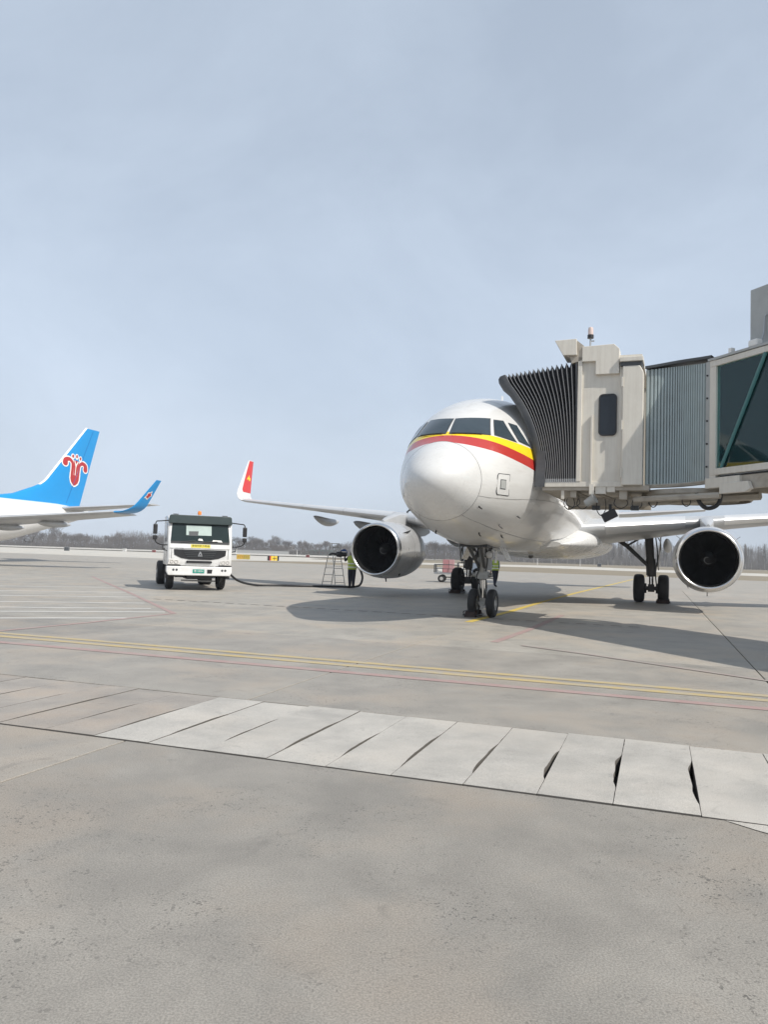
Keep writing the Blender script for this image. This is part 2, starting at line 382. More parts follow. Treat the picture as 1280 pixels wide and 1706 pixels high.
sheet('outer_paving', [(-600, PU[0], -60, 96), (PU[-1], 500, -60, 96), (PU[0], PU[-1], -60, PWS[0]), (PU[0], PU[-1], PWS[-1], 96)], CONCO, -0.004, apron)
# drain cover strip with lifting slots
strip = struct(sheet('drain_strip', [(-42.5, 29, 5.30, 7.37)], JOINT, -0.13))
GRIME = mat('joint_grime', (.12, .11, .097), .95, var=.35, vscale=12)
def cover_slab(u0, u1, m, slotl, slotr, seed):
    rng = random.Random(seed)
    w0, w1 = 5.350, (7.320 if u0 > -3.6 else 7.296); pts = []
    def side(u, sgn, slot):
        out = []
        a0, a1 = 5.66+rng.uniform(-.12, .16), 6.72+rng.uniform(-.2, .15)
        n = 26; ph = rng.uniform(0, 6)
        for k in range(n+1):
            w = w0+(w1-w0)*k/n
            d = 0.0022+max(0, rng.gauss(0, .0013))
            if a0 < w < a1:
                q = (w-a0)/(a1-a0); d = 0.003+slot*(0.25+0.75*min(1, 3.2*q**.8, 5.0*(1-q)))*(1+.16*math.sin(6*q+ph))+rng.uniform(-.10, .10)*slot
            out.append((u+sgn*d, w))
        return out
    l = side(u0, 1, slotl); r = side(u1, -1, slotr)
    poly = r+l[::-1]
    b = MB(); cu, cw = (u0+u1)/2, (w0+w1)/2
    n = len(poly)
    top = [(p[0]-cu, p[1]-cw, 0) for p in poly]; bot = [(p[0], p[1], -0.125) for p in top]
    # strip-wise top faces (left/right pairs)
    h = n//2
    fs = [(i, i+1, n-2-i, n-1-i) for i in range(h-1)]
    fs += [(i, (i+1) % n, n+(i+1) % n, n+i) for i in range(n)]
    b.add(top+bot, fs)
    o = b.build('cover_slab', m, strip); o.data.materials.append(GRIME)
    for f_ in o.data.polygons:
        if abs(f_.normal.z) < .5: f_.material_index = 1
    o.location = UW(cu, cw, rng.uniform(0.0, 0.006)); o.rotation_euler = (rng.uniform(-.002, .002), rng.uniform(-.003, .003), -TH)
CR = [-14.2+0.515*i for i in range(15)]+[-6.41, -5.88, -5.41, -4.89, -4.38, -3.85, -3.33, -2.78, -2.29, -1.78, -1.25, -0.74, -0.25, 0.285, 0.86]+[0.86+0.54*i for i in range(1, 9)]
rs = random.Random(3)
slotw = [0.019 if c > -0.8 else (0.013 if c > -4 else 0.012) for c in sorted(CR)]
CR = sorted(CR)
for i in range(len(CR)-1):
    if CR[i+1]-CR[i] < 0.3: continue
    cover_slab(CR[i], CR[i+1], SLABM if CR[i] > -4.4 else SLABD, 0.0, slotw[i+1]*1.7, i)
# spalled repair patch by the strip's near edge
pb = MB(); rs = random.Random(5)
pp = [(0.42, 5.31), (0.62, 5.315), (1.1, 5.30), (1.5, 5.29), (1.48, 5.12), (1.2, 5.10), (0.95, 5.14), (0.72, 5.12), (0.58, 5.2)]
pb.add([UW(u, w, 0.005) for u, w in pp], [tuple(range(len(pp)))]); pb.build('repair_patch', SLABM, strip)
# taxiways beyond the grass strip
def band(name, us, lo, hi, m, z):
    b = MB(); n = len(us)
    b.add([UW(u, w, z) for u, w in zip(us, lo)]+[UW(u, w, z) for u, w in zip(us, hi)], [(i, i+1, n+i+1, n+i) for i in range(n-1)])
    return struct(b.build(name, m))
band('grass_strip', [-62, -58, -25, 15, 60, 1500], [96]*6, [98, 120, 160, 147, 147, 147], DRYG2, -0.030)
band('taxiway', [-1200, -95, -80, -62, -58, -25, 15, 60, 1500], [96, 96, 96, 96, 120.2, 160.2, 147.2, 147.2, 147.2], [218, 218, 172, 170, 170, 235, 205, 205, 205], CONCT, -0.022)
band('runway', [-1200, -105], [262, 262], [420, 420], CONCT, -0.026)
# painted markings
def line(name, pts, width, m, z=0.0045):
    b = MB(); P = [UW(u, w, z) for u, w in pts]
    for i in range(len(P)-1):
        d = (P[i+1]-P[i]).normalized(); n = Vector((-d.y, d.x, 0))*width/2
        b.add([P[i]-n, P[i+1]-n, P[i+1]+n, P[i]+n], [(0, 1, 2, 3)])
    return struct(b.build(name, m))
line('yellow_service_line', [(-60, 10.58), (40, 10.58)], 0.18, PYEL)
line('yellow_service_line', [(-60, 10.22), (40, 10.22)], 0.18, PYEL)
line('red_boundary_line', [(-60, 9.62), (40, 9.62)], 0.19, PRED)
line('red_boundary_line', [(-3.0, 14.6), (8, 7.9+0.0)], 0.10, PRED, 0.0075) if False else None
line('stand_centre_line', [(-4.32, 18.6), (-4.12, 23.2), (-4.04, 28.9), (-3.73, 39.2), (-2.9, 58), (-2.2, 75), (-1.2, 95)], 0.20, PYELB, 0.0050)
line('red_box_line', [(-2.86, 14.5), (-2.69, 17.4), (-2.55, 22.9)], 0.16, PRED, 0.0050)
line('red_box_line', [(-2.3, 14.25), (-1.13, 13.62), (1.46, 11.96), (7, 8.6)], 0.10, PREDF, 0.0085)
line('red_hatch_edge', [(-27, 32.2), (-16.4, 21.57), (-10.95, 16.0), (-10.92, 13.0), (-11.03, 10.7)], 0.14, PRED, 0.0050)
HL = [((-33.0, 12.9), (-19.275, 24.733)), ((-31, 11), (-17.16, 22.3)), ((-29.3, 9.6), (-15.34, 20.4)), ((-27.4, 8.0), (-13.57, 18.4)),
      ((-25.8, 6.8), (-12.27, 16.9)), ((-23.9, 6.0), (-11.35, 16.2)), ((-20.5, 6.1), (-10.98, 14.3))]
for a, b_ in HL:
    a2 = (a[0]*0.62+b_[0]*0.38, a[1]*0.62+b_[1]*0.38)
    # keep to the direction seen: clip at the strip of the yellow line
    d = (b_[0]-a[0], b_[1]-a[1]); k = (11.3-b_[1])/d[1]
    line('white_hatch_line', [(b_[0]+d[0]*k, 11.3), b_], 0.15, PWHI)
# slotted drain in front of the nose gear
for i in range(34):
    u = -14.5+i*0.42
    b = MB(); b.add([UW(u, 20.06, 0.004), UW(u+0.26, 20.06, 0.004), UW(u+0.26, 20.14, 0.004), UW(u, 20.14, 0.004)], [(0, 1, 2, 3)])
    b.build('drain_slot', JOINT, apron)

# ------------------------------------------------------------------ airliner (local frame: X to its port side = image right, Y aft from the nose, Z up)
YAW = 0.3712
def AIR(t, x, z):      # airliner local -> world
    return Vector((0.893+x*math.sin(YAW)+t*math.cos(YAW), 16.120+x*math.cos(YAW)-t*math.sin(YAW), z))
plane = thing('airliner', 'white twin-engine airliner with red and yellow nose stripe docked at the jet bridge', 'airliner', AIR(0, 0, 0), -YAW)
Sq = lambda l: np.sqrt(np.array(l, float))
TX = [0, .25, .5, .95, 1.3, 1.85, 2.5, 3.2, 4, 5, 6, 24, 33, 37.5]; TZ = [3.2, 3.63, 3.85, 4.12, 4.32, 4.75, 5.15, 5.45, 5.68, 5.86, 5.94, 5.94, 5.75, 5.1]
BX = [0, .25, .5, .95, 2, 3, 4, 5, 6, 22, 27, 32, 37.5]; BZ = [3.2, 2.78, 2.58, 2.36, 2.14, 1.98, 1.88, 1.82, 1.80, 1.80, 2.3, 3.3, 4.7]
AX = [0, .1, .25, .5, .95, 1.5, 2.3, 3, 4, 5, 6, 24, 30, 35, 37.5]; AZ_ = [0, .33, .52, .70, .92, 1.17, 1.43, 1.65, 1.85, 1.94, 1.975, 1.975, 1.5, .7, .2]
CX = [0, 1, 2, 3, 4, 5, 6, 24, 37.5]; CZ = [3.2, 3.25, 3.4, 3.6, 3.75, 3.84, 3.87, 3.87, 4.9]
ft, fb, fa, fc = [pchip(Sq(x), z) for x, z in ((TX, TZ), (BX, BZ), (AX, AZ_), (CX, CZ))]
def fring(x, n=64, grow=0.0):
    q = math.sqrt(max(x, 0)); a, c, tz, bz = fa(q)+grow, fc(q), ft(q)+grow, fb(q)-grow
    return [(a*math.cos(p), x, c+(tz-c if math.sin(p) > 0 else c-bz)*math.sin(p)) for p in [2*math.pi*k/n for k in range(n)]]
def finside(t, x, z):
    if x <= 0: return -1
    q = math.sqrt(x); a, c = max(fa(q), 1e-3), fc(q); h = max((ft(q)-c) if z > c else (c-fb(q)), 1e-3)
    return 1-(t/a)**2-((z-c)/h)**2
def fsolve_x(t, z):
    lo, hi = 0.0, 9.0
    for _ in range(50):
        m = (lo+hi)/2
        if finside(t, m, z) > 0: hi = m
        else: lo = m
    return hi
def fnorm(t, x, z):
    e = 1e-3
    return -Vector(((finside(t+e, x, z)-finside(t-e, x, z)), (finside(t, x+e, z)-finside(t, x-e, z)), (finside(t, x, z+e)-finside(t, x, z-e)))).normalized()
def nose_patch(quad, off, n=8, grow=0.0):
    # quad corners TL,TR,BR,BL in (t,z), laid on the nose skin
    c = [Vector((p[0], p[1])) for p in quad]
    if grow:
        m = sum(c, Vector((0, 0)))/4; c = [p+(p-m).normalized()*grow for p in c]
    vs = []
    for j in range(n+1):
        for i in range(n+1):
            a, b_ = i/n, j/n
            p = (c[0]*(1-a)+c[1]*a)*(1-b_)+(c[3]*(1-a)+c[2]*a)*b_
            x = fsolve_x(p.x, p.y); nn = fnorm(p.x, x, p.y)
            vs.append(Vector((p.x, x, p.y))+nn*off)
    fs = [(j*(n+1)+i, j*(n+1)+i+1, (j+1)*(n+1)+i+1, (j+1)*(n+1)+i) for j in range(n) for i in range(n)]
    return vs, fs
SEAM = 0.935
st = [0.0009]+[(k/26*math.sqrt(SEAM))**2 for k in range(1, 27)]
rad = MB().loft([fring(x) for x in st]).build('radome', WHITE, plane, smooth=True)
st = [SEAM+0.014]+[SEAM+0.014+0.12*k for k in range(1, 48)]+[7+1.0*k for k in range(31)]
fus = MB().loft([fring(x) for x in st]).build('fuselage', FUS, plane, smooth=True)
MB().loft([fring(SEAM-0.001, 64, 0.0015), fring(SEAM+0.015, 64, 0.0015)], cap=False).build('radome_seam', mat('seam_grey', (.22, .22, .22), .6), fus)
# cockpit windows: quads TL TR BR BL in (t,z)
WQ = [[(.035, 4.785), (.725, 4.836), (.865, 4.372), (.052, 4.35)], [(.816, 4.81), (.985, 4.815), (1.325, 4.306), (.947, 4.398)], [(1.085, 4.79), (1.24, 4.755), (1.551, 4.266), (1.359, 4.346)]]
for q in WQ:
    for sg in (1, -1):
        qq = [(sg*p[0], p[1]) for p in q]
        vs, fs = nose_patch(qq, 0.011); w = MB().add(vs, fs).build('cockpit_window', CKGLASS, fus, smooth=True)
        vs, fs = nose_patch(qq, 0.005, grow=0.022); MB().add(vs, fs).build('window_seal', DGREY, fus, smooth=True)
for sg in (1, -1):        # wipers
    pts = []
    for t_, z_ in ((.10, 4.335), (.45, 4.345), (.72, 4.355)):
        x = fsolve_x(t_*sg, z_); pts.append(Vector((t_*sg, x, z_))+fnorm(t_*sg, x, z_)*0.03)
    MB().tube(pts, 0.012, 6).build('wiper', BLACK, fus)
# ground power / static port panel on the port nose side
PQ = [Vector(p) for p in ((1.157, 3.43), (1.313, 3.45), (1.275, 3.02), (1.127, 3.01))]; PC = sum(PQ, Vector((0, 0)))/4
def rounded(k, r=.28, n=5):
    out = []; c = [PC+(p-PC)*k for p in PQ]
    for i in range(4):
        p, a, b_ = c[i], c[i-1], c[(i+1) % 4]; p0 = p+(a-p)*r*(.45 if i % 2 else 1)*.6; p1 = p+(b_-p)*r*(1 if i % 2 else .45)*.6
        for q in range(n+1):
            t_ = q/n; out.append(p0*(1-t_)**2+p*2*t_*(1-t_)+p1*t_*t_)
    return out
def skin_poly(poly, off):
    def P(p):
        x = fsolve_x(p.x, p.y); return Vector((p.x, x, p.y))+fnorm(p.x, x, p.y)*off
    mid = [P(PC+(p-PC)*.5) for p in poly]; out = [P(p) for p in poly]; n = len(poly)
    return [P(PC)]+mid+out, [(0, 1+i, 1+(i+1) % n) for i in range(n)]+[(1+i, 1+n+i, 1+n+(i+1) % n, 1+(i+1) % n) for i in range(n)]
for k_, off, m, nm in ((1.14, .006, DGREY, 'panel_outline'), (1.05, .013, WHITE, 'access_panel'), (.50, .018, DGREY, 'plate_outline'), (.42, .022, GREYP, 'port_plate')):
    MB().add(*skin_poly(rounded(k_, .30 if k_ > .9 else .06), off)).build(nm, m, fus, smooth=True)
# skin seams
for x_ in (3.55, 6.2, 8.6):
    MB().loft([fring(x_, 64, .0012), fring(x_+.010, 64, .0012)], cap=False).build('skin_seam', mat('seam_line', (.26, .255, .245), .6), fus)
for sg in (1, -1):
    for ang in (-22, -58):
        pth = []
        for k in range(24):
            x_ = .97+k*.33; q = math.sqrt(x_); a, c = fa(q), fc(q); h = c-fb(q); p = Vector((sg*a*math.cos(R(ang)), x_, c+h*math.sin(R(ang)))); pth.append(p+fnorm(*p)*.001)
        MB().tube(pth, .006, 4, cap=False).build('skin_seam', mat('seam_line', (.26, .255, .245), .6), fus)
# probes and drain masts on the nose
for (t_, x_, z_), L_ in (((1.02, 1.15, 2.55), .12), ((1.35, 3.0, 2.55), .10), ((-1.05, 1.6, 2.55), .14), ((1.1, 2.6, 2.18), .14), ((0.55, 2.4, 2.08), .12), ((0.9, 3.4, 2.0), .1), ((-0.5, 2.2, 2.1), .1)):
    q = math.sqrt(x_); c = fc(q); a = fa(q); h = c-fb(q)
    th_ = math.atan2((z_-c)/h, t_/a); p = Vector((a*math.cos(th_), x_, c+h*math.sin(th_))); nn = fnorm(*p)
    MB().tube([p-nn*0.02, p+nn*L_*0.6, p+nn*L_*0.7+Vector((0, .10, 0))], [.022, .016, .012], 6).build('probe', BLACK, fus)
def antenna(b, x, z, h, ch):
    b.prism([(0, 0), (ch, 0), (ch*1.05, h), (ch*0.6, h)], (-0.012, x, z), (0, 1, 0), (0, 0, 1), (0.024, 0, 0))
part('antenna', WHITE, fus, lambda b: antenna(b, 6.6, 5.92, .40, .28))
part('antenna', WHITE, fus, lambda b: antenna(b, 6.3, 1.44, .38, .25))
for sg in (-1, 1):     # cabin windows
    for k in range(44):
        x = 6.9+0.533*k
        if x > 30: break
        q = math.sqrt(x); a, c = fa(q), fc(q); z0 = 4.42
        t0 = a*math.sqrt(max(0, 1-((z0-c)/(ft(q)-c))**2))
        b = MB(); ring = []
        for i in range(10):
            p = 2*math.pi*i/10; zz = z0+0.17*math.sin(p); tt = a*math.sqrt(max(0, 1-((zz-c)/(ft(q)-c))**2))
            ring.append((sg*(tt+0.004), x+0.115*math.cos(p), zz))
        b.add(ring, [tuple(range(10))]).build('cabin_window', DKGLASS, fus)
# belly fairing
BFX = pchip([9.0, 10.3, 11.8, 13.6, 17.5, 19.5, 21.0, 22.0], [0.0, .15, .58, 1, 1, .85, .45, 0])
rings = []
for k in range(40):
    x = 9.05+12.9*k/39; s = BFX(x); a = 1.45+0.80*s; bz = 1.95-0.33*s; tz = 2.20+0.85*s
    rings.append([(a*math.copysign(abs(math.cos(p))**0.80, math.cos(p)), x, ((tz+bz)/2)+((tz-bz)/2)*math.copysign(abs(math.sin(p))**0.9, math.sin(p))) for p in [2*math.pi*(i+.5)/72 for i in range(72)]])
MB().loft(rings).build('belly_fairing', WHITE, plane, smooth=True)
part('beacon_light', DGREY, plane, lambda b: b.lathe([(0, .09), (-.06, .085), (-.10, .05), (-.115, .005)], (0, 11.9, 1.72), (0, 0, 1), 12), smooth=True)

# wings
def foil(le, te, zl, th, tw=0.0, n=14, cb=0.018):
    ch = te-le; up_, lo_ = [], []
    for k in range(n+1):
        x = 0.5*(1-math.cos(math.pi*k/n)); y = 5*th*(0.2969*math.sqrt(x)-0.126*x-0.3516*x*x+0.2843*x**3-0.1036*x**4)
        cam_ = cb*math.sin(math.pi*min(1, x*0.9+0.1))
        up_.append((le+x*ch, zl+(y*0.95+cam_)*ch-math.tan(tw)*x*ch)); lo_.append((le+x*ch, zl+(-y*1.05+cam_)*ch-math.tan(tw)*x*ch))
    return up_+lo_[-2:0:-1]
def wing_at(t):
    t = abs(t); le = 12.4+0.52*(t-1.98); z = 2.52+0.1007*t
    te = 18.55 if t < 6.4 else 18.55+(t-6.4)*(21.75-18.55)/(17.0-6.4)
    th = 0.145-0.035*min(1, (t-1.5)/10); tw = R(4.0-3.5*min(1, t/12))
    return le, te, z, th, tw
for sg in (1, -1):
    ts = [1.2, 2.2, 3.2, 4.2, 5.2, 5.8, 6.4, 7.4, 8.6, 10, 11.5, 13, 14.5, 16, 16.9]
    b = MB().loft([[(sg*t, p[0], p[1]) for p in foil(*wing_at(t))] for t in ts])
    wg = b.build('wing', WINGM, plane, smooth=True, angle=60)
    # bare metal slat skin on the leading edge
    for (t0, t1) in ((2.45, 5.05), (6.35, 9.2), (9.23, 12.0), (12.03, 14.6), (14.63, 16.7)):
        rg = []
        for k in range(7):
            t = t0+(t1-t0)*k/6; le, te, z, th, tw = wing_at(t); f = foil(le, te, z, th, tw)
            n = len(f); sel = [f[4], f[3], f[2], f[1], f[0], f[n-1], f[n-2]]
            pr = [f[5]]+sel+[f[n-3]]; out = []
            for i_ in range(1, len(pr)-1):
                dx, dz = pr[i_+1][0]-pr[i_-1][0], pr[i_+1][1]-pr[i_-1][1]; l_ = math.hypot(dx, dz)
                out.append((sg*t, pr[i_][0]+dz/l_*0.008*(1 if dz*(le-0.5-pr[i_][0]) >= 0 else 1), pr[i_][1]-dx/l_*0.008))
            # make sure the offset points outwards
            if out[3][1] > sel[3][0]: out = [(o_[0], 2*p_[0]-o_[1], 2*p_[1]-o_[2]) for o_, p_ in zip(out, sel)]
            rg.append(out)
        MB().loft(rg, closed=False).build('slat', SLAT, wg, smooth=True)
    # sharklet
    rings = []; mats_ = []
    for k in range(14):
        q = k/13
        if q < 0.35:
            a = q/0.35*R(78); t = 16.9+0.62*math.sin(a); z = wing_at(16.9)[2]+0.62*(1-math.cos(a))
        else:
            a = R(78); r = (q-0.35)/0.65; t = 16.9+0.62*math.sin(a)+r*0.42; z = wing_at(16.9)[2]+0.62*(1-math.cos(a))+r*1.92
        le = wing_at(16.9)[0]+0.52*(min(q, .35)/.35*0.75)+max(0, (q-.35)/.65)*1.75
        chd = 1.62-0.25*min(1, q/.35)-0.85*max(0, (q-.35)/.65); te = le+chd
        f = foil(le, te, 0, 0.09, 0, 10); ca, sa = math.cos(a), math.sin(a)
        rings.append([(sg*(t-p[1]*sa), p[0], z+p[1]*ca) for p in f])
    sh = MB().loft(rings).build('sharklet', WHITE, plane, smooth=True, angle=60)
    # red field on its inner and outer faces, aft of a white leading edge
    def shpt(q, c, side, off=0.012):
        a = R(78); r = (q-0.35)/0.65; t = 16.9+0.62*math.sin(a)+r*0.42; z = wing_at(16.9)[2]+0.62*(1-math.cos(a))+r*1.92
        le = wing_at(16.9)[0]+0.39+r*1.75; chd = 1.37-0.85*r
        xx = c; yy = 5*0.09*(0.2969*math.sqrt(xx)-0.126*xx-0.3516*xx*xx+0.2843*xx**3-0.1036*xx**4)*chd*0.97+0.018*math.sin(math.pi*min(1, xx*0.9+0.1))*chd
        d = (yy+off) if side > 0 else -(yy*1.0+off-0.03*chd)
        return (sg*(t-d*math.sin(a)), le+c*chd, z+d*math.cos(a))
    for side in (1, -1):
        vs = []; nq, nc = 12, 6
        for j in range(nq+1):
            q = 0.356+0.634*j/nq
            for i in range(nc+1):
                c0 = 0.24-0.10*(q-.4)/.6 + (0.10 if j == 0 else 0)
                vs.append(shpt(q, c0+(0.985-c0)*i/nc, side))
        fs = [(j*(nc+1)+i, j*(nc+1)+i+1, (j+1)*(nc+1)+i+1, (j+1)*(nc+1)+i) for j in range(nq) for i in range(nc)]
        MB().add(vs, fs).build('red_field', RED, sh, smooth=True)
        em = [(.60, .42), (.635, .40), (.665, .50), (.70, .52), (.69, .60), (.66, .62), (.645, .78), (.60, .80), (.585, .70), (.60, .62), (.62, .55)]
        MB().add([shpt(q, c, side, 0.02) for q, c in em], [tuple(range(len(em)))]).build('emblem', YEL, sh)
    # flap track fairings
    for t0, x0, ln, dz in ((8.5, 15.7, 4.4, .42), (11.4, 17.6, 3.0, .28), (4.4, 16.0, 4.2, .46)):
        le, te, z, th, tw = wing_at(t0)
        zz = z-0.12*(te-le)*0.45-0.12
        b = MB(); rg = []
        for k in range(15):
            q = k/14; r = math.sin(math.pi*min(1, q*1.0))**0.6*(0.16 if t0 > 10 else 0.20)+0.004; x = x0+ln*q
            rg.append([(sg*t0+r*0.85*math.cos(p), x, zz-0.10-0.16*math.sin(math.pi*q)-0.1*q+r*1.25*math.sin(p)) for p in [2*math.pi*i/14 for i in range(14)]])
        b.loft(rg).build('flap_fairing', WINGM, plane, smooth=True)
# tail
for sg in (1, -1):
    rg = []
    for t, le, te, z in ((0.4, 31.2, 35.2, 4.26), (2.5, 32.5, 35.6, 4.47), (6.2, 34.9, 36.4, 4.88)):
        rg.append([(sg*t, p[0], p[1]) for p in foil(le, te, z, 0.09, 0, 8)])
    MB().loft(rg).build('tailplane', WINGM, plane, smooth=True, angle=60)
rg = []
for z, le, te in ((5.5, 28.6, 35.4), (6.3, 30.4, 35.6), (8.5, 32.3, 36.3), (11.76, 34.9, 37.4)):
    rg.append([(p[1], p[0], z) for p in foil(le, te, 0, 0.09, 0, 8, 0)])
MB().loft(rg).build('fin', RED, plane, smooth=True, angle=60)

# engines
ENX, ENZ = 11.45, 1.763
for sg in (1, -1):
    t0 = 5.75*sg; c = (t0, ENX, ENZ); ax = (0, 1, 0)
    eng = part('engine_nacelle', NACELLE, plane, lambda b: b.lathe([(.22, 1.005), (.5, 1.055), (.9, 1.09), (1.4, 1.105), (2.0, 1.10), (2.6, 1.05), (3.1, .97), (3.35, .91), (3.34, .87), (3.0, .88)], c, ax, 56), smooth=True)
    lip = []
    for k in range(13):
        a = R(-8)+R(196)*k/12
        lip.append((.22-0.22*math.sin(a) if a < math.pi/2 else .22-0.22*math.sin(a)*1.0, 0.93+0.0745*math.cos(a)))
    part('intake_lip', LIP, eng, lambda b: b.lathe([(.26, 1.012)]+lip+[(.34, .862)], c, ax, 56), smooth=True)
    part('intake_duct', DARKIN, eng, lambda b: b.lathe([(.33, .864), (.7, .85), (1.15, .86), (1.45, .862)], c, ax, 48), smooth=True)
    part('fan_case_back', DARKIN, eng, lambda b: b.lathe([(1.42, .862), (1.42, .02)], c, ax, 40))
    for k in range(24):
        a = 2*math.pi*k/24; u = Vector((math.cos(a), 0, math.sin(a))); w = Vector((-math.sin(a), 0, math.cos(a))); vs = []
        for i in range(5):
            r = 0.26+0.59*i/4; sw = R(25+30*i/4); ch = 0.11+0.02*i
            p = Vector(c)+u*r+Vector((0, 1.22, 0)); d = w*math.sin(sw)*ch+Vector((0, math.cos(sw)*ch, 0))
            vs += [p-d, p+d]
        MB().add(vs, [(2*i, 2*i+1, 2*i+3, 2*i+2) for i in range(4)]).build('fan_blade', BLADE, eng, smooth=True)
    sp = part('spinner', SPIN, eng, lambda b: b.lathe([(.78, .004), (.82, .05), (.92, .14), (1.05, .22), (1.2, .27), (1.3, .28)], c, ax, 28), smooth=True)
    path = [Vector(c)+Vector(((.05+.12*k/16)*math.cos(a), .83+.11*k/16-.012, (.05+.12*k/16)*math.sin(a))) for k, a in [(k, 1.0+k/16*4.6) for k in range(17)]]
    MB().tube(path, [.004+.014*math.sin(math.pi*k/16) for k in range(17)], 5).build('spiral_mark', PALE, eng)
    part('core_nozzle', mat('core_metal', (.30, .29, .28), .35, metal=.9, var=.1), eng, lambda b: b.lathe([(2.9, .70), (3.4, .64), (3.9, .55), (4.35, .46), (4.34, .42), (4.0, .42)], c, ax, 36), smooth=True)
    part('exhaust_plug', mat('core_metal', (.3, .29, .28), .35), eng, lambda b: b.lathe([(3.9, .36), (4.4, .28), (4.9, .08), (4.95, .005)], c, ax, 24), smooth=True)
    # pylon
    rg = []
    for x, z0, z1, hw in ((12.2, 2.80, 2.86, .06), (12.8, 2.75, 3.02, .17), (13.6, 2.68, 3.18, .21), (14.4, 2.55, 3.22, .22), (15.6, 2.35, 3.05, .21), (17.0, 2.45, 2.85, .15), (18.0, 2.62, 2.72, .05)):
        rg.append([(t0-hw, x, z0), (t0+hw, x, z0), (t0+hw, x, z1), (t0+hw*.4, x, z1+.05), (t0-hw*.4, x, z1+.05), (t0-hw, x, z1)])
    MB().loft(rg).build('pylon', WINGM, plane, smooth=True)
    for s2 in (1, -1):   # strakes
        a = R(38); u = Vector((s2*math.cos(a), 0, math.sin(a))); o = Vector(c)+u*1.085
        part('strake', DGREY, eng, lambda b: b.prism([(0, 0), (.55, 0), (.50, .16), (.38, .17)], o+Vector((-.01, .75, 0)), (0, 1, 0), u, (.02, 0, 0)))
    part('drain_mast', BLACK, eng, lambda b: b.prism([(0, 0), (.12, 0), (.16, -.16), (.10, -.16)], (t0-.012, ENX+1.2, ENZ-1.07), (0, 1, 0), (0, 0, 1), (.024, 0, 0)))
    part('drain_mast', BLACK, eng, lambda b: b.prism([(0, 0), (.14, 0), (.2, -.15), (.12, -.15)], (t0-.66*sg-.012, ENX+1.0, ENZ-.83), (0, 1, 0), (-.5*sg, 0, 1), (.024, 0, 0)))
    part('latch_line', DGREY, eng, lambda b: b.lathe([(1.46, 1.107), (1.475, 1.107)], c, ax, 56))

# landing gear
def wheel(parent, c, r, w, rimr, name='wheel'):
    prof = []
    for k in range(17):
        a = -math.pi/2+math.pi*k/16
        prof.append((w/2*math.copysign(abs(math.sin(a))**0.6, math.sin(a)), rimr+(r-rimr)*abs(math.cos(a))**0.42))
    ty = part(name, TYRE, parent, lambda b: b.lathe(prof, c, (1, 0, 0), 40), smooth=True, angle=50)
    for s in (1, -1):
        part('rim', RIM, ty, lambda b: b.lathe([(s*w*.44, rimr*1.03), (s*w*.40, rimr*.93), (s*w*.22, rimr*.82), (s*w*.20, rimr*.45), (s*w*.36, rimr*.40), (s*w*.40, .002)], c, (1, 0, 0), 28), smooth=True, angle=30)
    return ty
ng = part('nose_gear', STRUT, plane, lambda b: (b.tube([(0, 4.78, 2.05), (0, 5.02, 1.0)], [.115, .10], 16), b.tube([(0, 4.86, 1.62), (0, 4.97, 1.2)], [.14, .13], 16)), smooth=True)
part('oleo', CHROME, ng, lambda b: b.tube([(0, 5.02, 1.0), (0, 5.07, .42)], .06, 14), smooth=True)
part('axle', STRUT, ng, lambda b: (b.tube([(-.30, 5.07, .38), (.30, 5.07, .38)], .05, 12), b.cbox((0, 5.06, .42), (.16, .16, .18))))
part('torque_link', STRUT, ng, lambda b: (b.tube([(0, 5.16, 1.02), (0, 5.36, .76), (0, 5.15, .50)], [.045, .035, .045], 8), b.tube([(-.07, 4.95, 1.0), (-.07, 4.84, .76), (-.05, 4.98, .52)], .022, 6)))
part('drag_brace', STRUTD, ng, lambda b: (b.tube([(-.18, 3.9, 1.95), (-.07, 4.86, 1.32)], .045, 8), b.tube([(.18, 3.9, 1.95), (.07, 4.86, 1.32)], .045, 8), b.tube([(-.30, 4.80, 1.92), (0, 4.9, 1.45), (.30, 4.80, 1.92)], .05, 8)))
part('steering_unit', STRUT, ng, lambda b: (b.cbox((0, 4.96, 1.12), (.34, .22, .20)), b.tube([(-.26, 4.96, 1.12), (.26, 4.96, 1.12)], .06, 10)), smooth=True)
for s in (1, -1):
    part('taxi_light', STRUT, ng, lambda b: b.lathe([(0, .10), (.03, .105), (.12, .06), (.16, .02)], (s*.22, 4.74, 1.66), (0, 1, 0), 18), smooth=True)
    part('lamp_glass', CLEAR, ng, lambda b: b.lathe([(-.004, .094), (-.02, .06), (-.026, .002)], (s*.22, 4.74, 1.66), (0, 1, 0), 18), smooth=True)
    part('hydraulic_line', BLACK, ng, lambda b: b.tube(smooth_path([(s*.11, 4.80, 1.9), (s*.15, 4.86, 1.5), (s*.10, 4.88, 1.15), (s*.13, 4.92, .85), (s*.08, 5.0, .5)], 5), .013, 5))
    part('gear_door', WHITE, ng, lambda b: b.prism([(0, 0), (.75, 0), (.68, -.42), (.10, -.38)], (s*.40, 4.95, 1.92), (0, 1, 0), (-s*.55, 0, 1), (s*.025, 0, 0)))
part('tow_fitting', STRUT, ng, lambda b: b.prism([(-.10, 0), (.10, 0), (.06, -.10), (-.06, -.10)], (0, 4.93, .40), (1, 0, 0), (0, 0, 1), (0, .06, 0)))
part('collar', STRUT, ng, lambda b: b.lathe([(0, .11), (0, .15), (.09, .15), (.09, .11)], (0, 4.99, 1.02), (0, -.05, 1), 20), smooth=True, angle=30)
part('bypass_lever', STRUT, ng, lambda b: b.tube([(.16, 4.86, 1.2), (.26, 4.82, 1.10)], .018, 6))
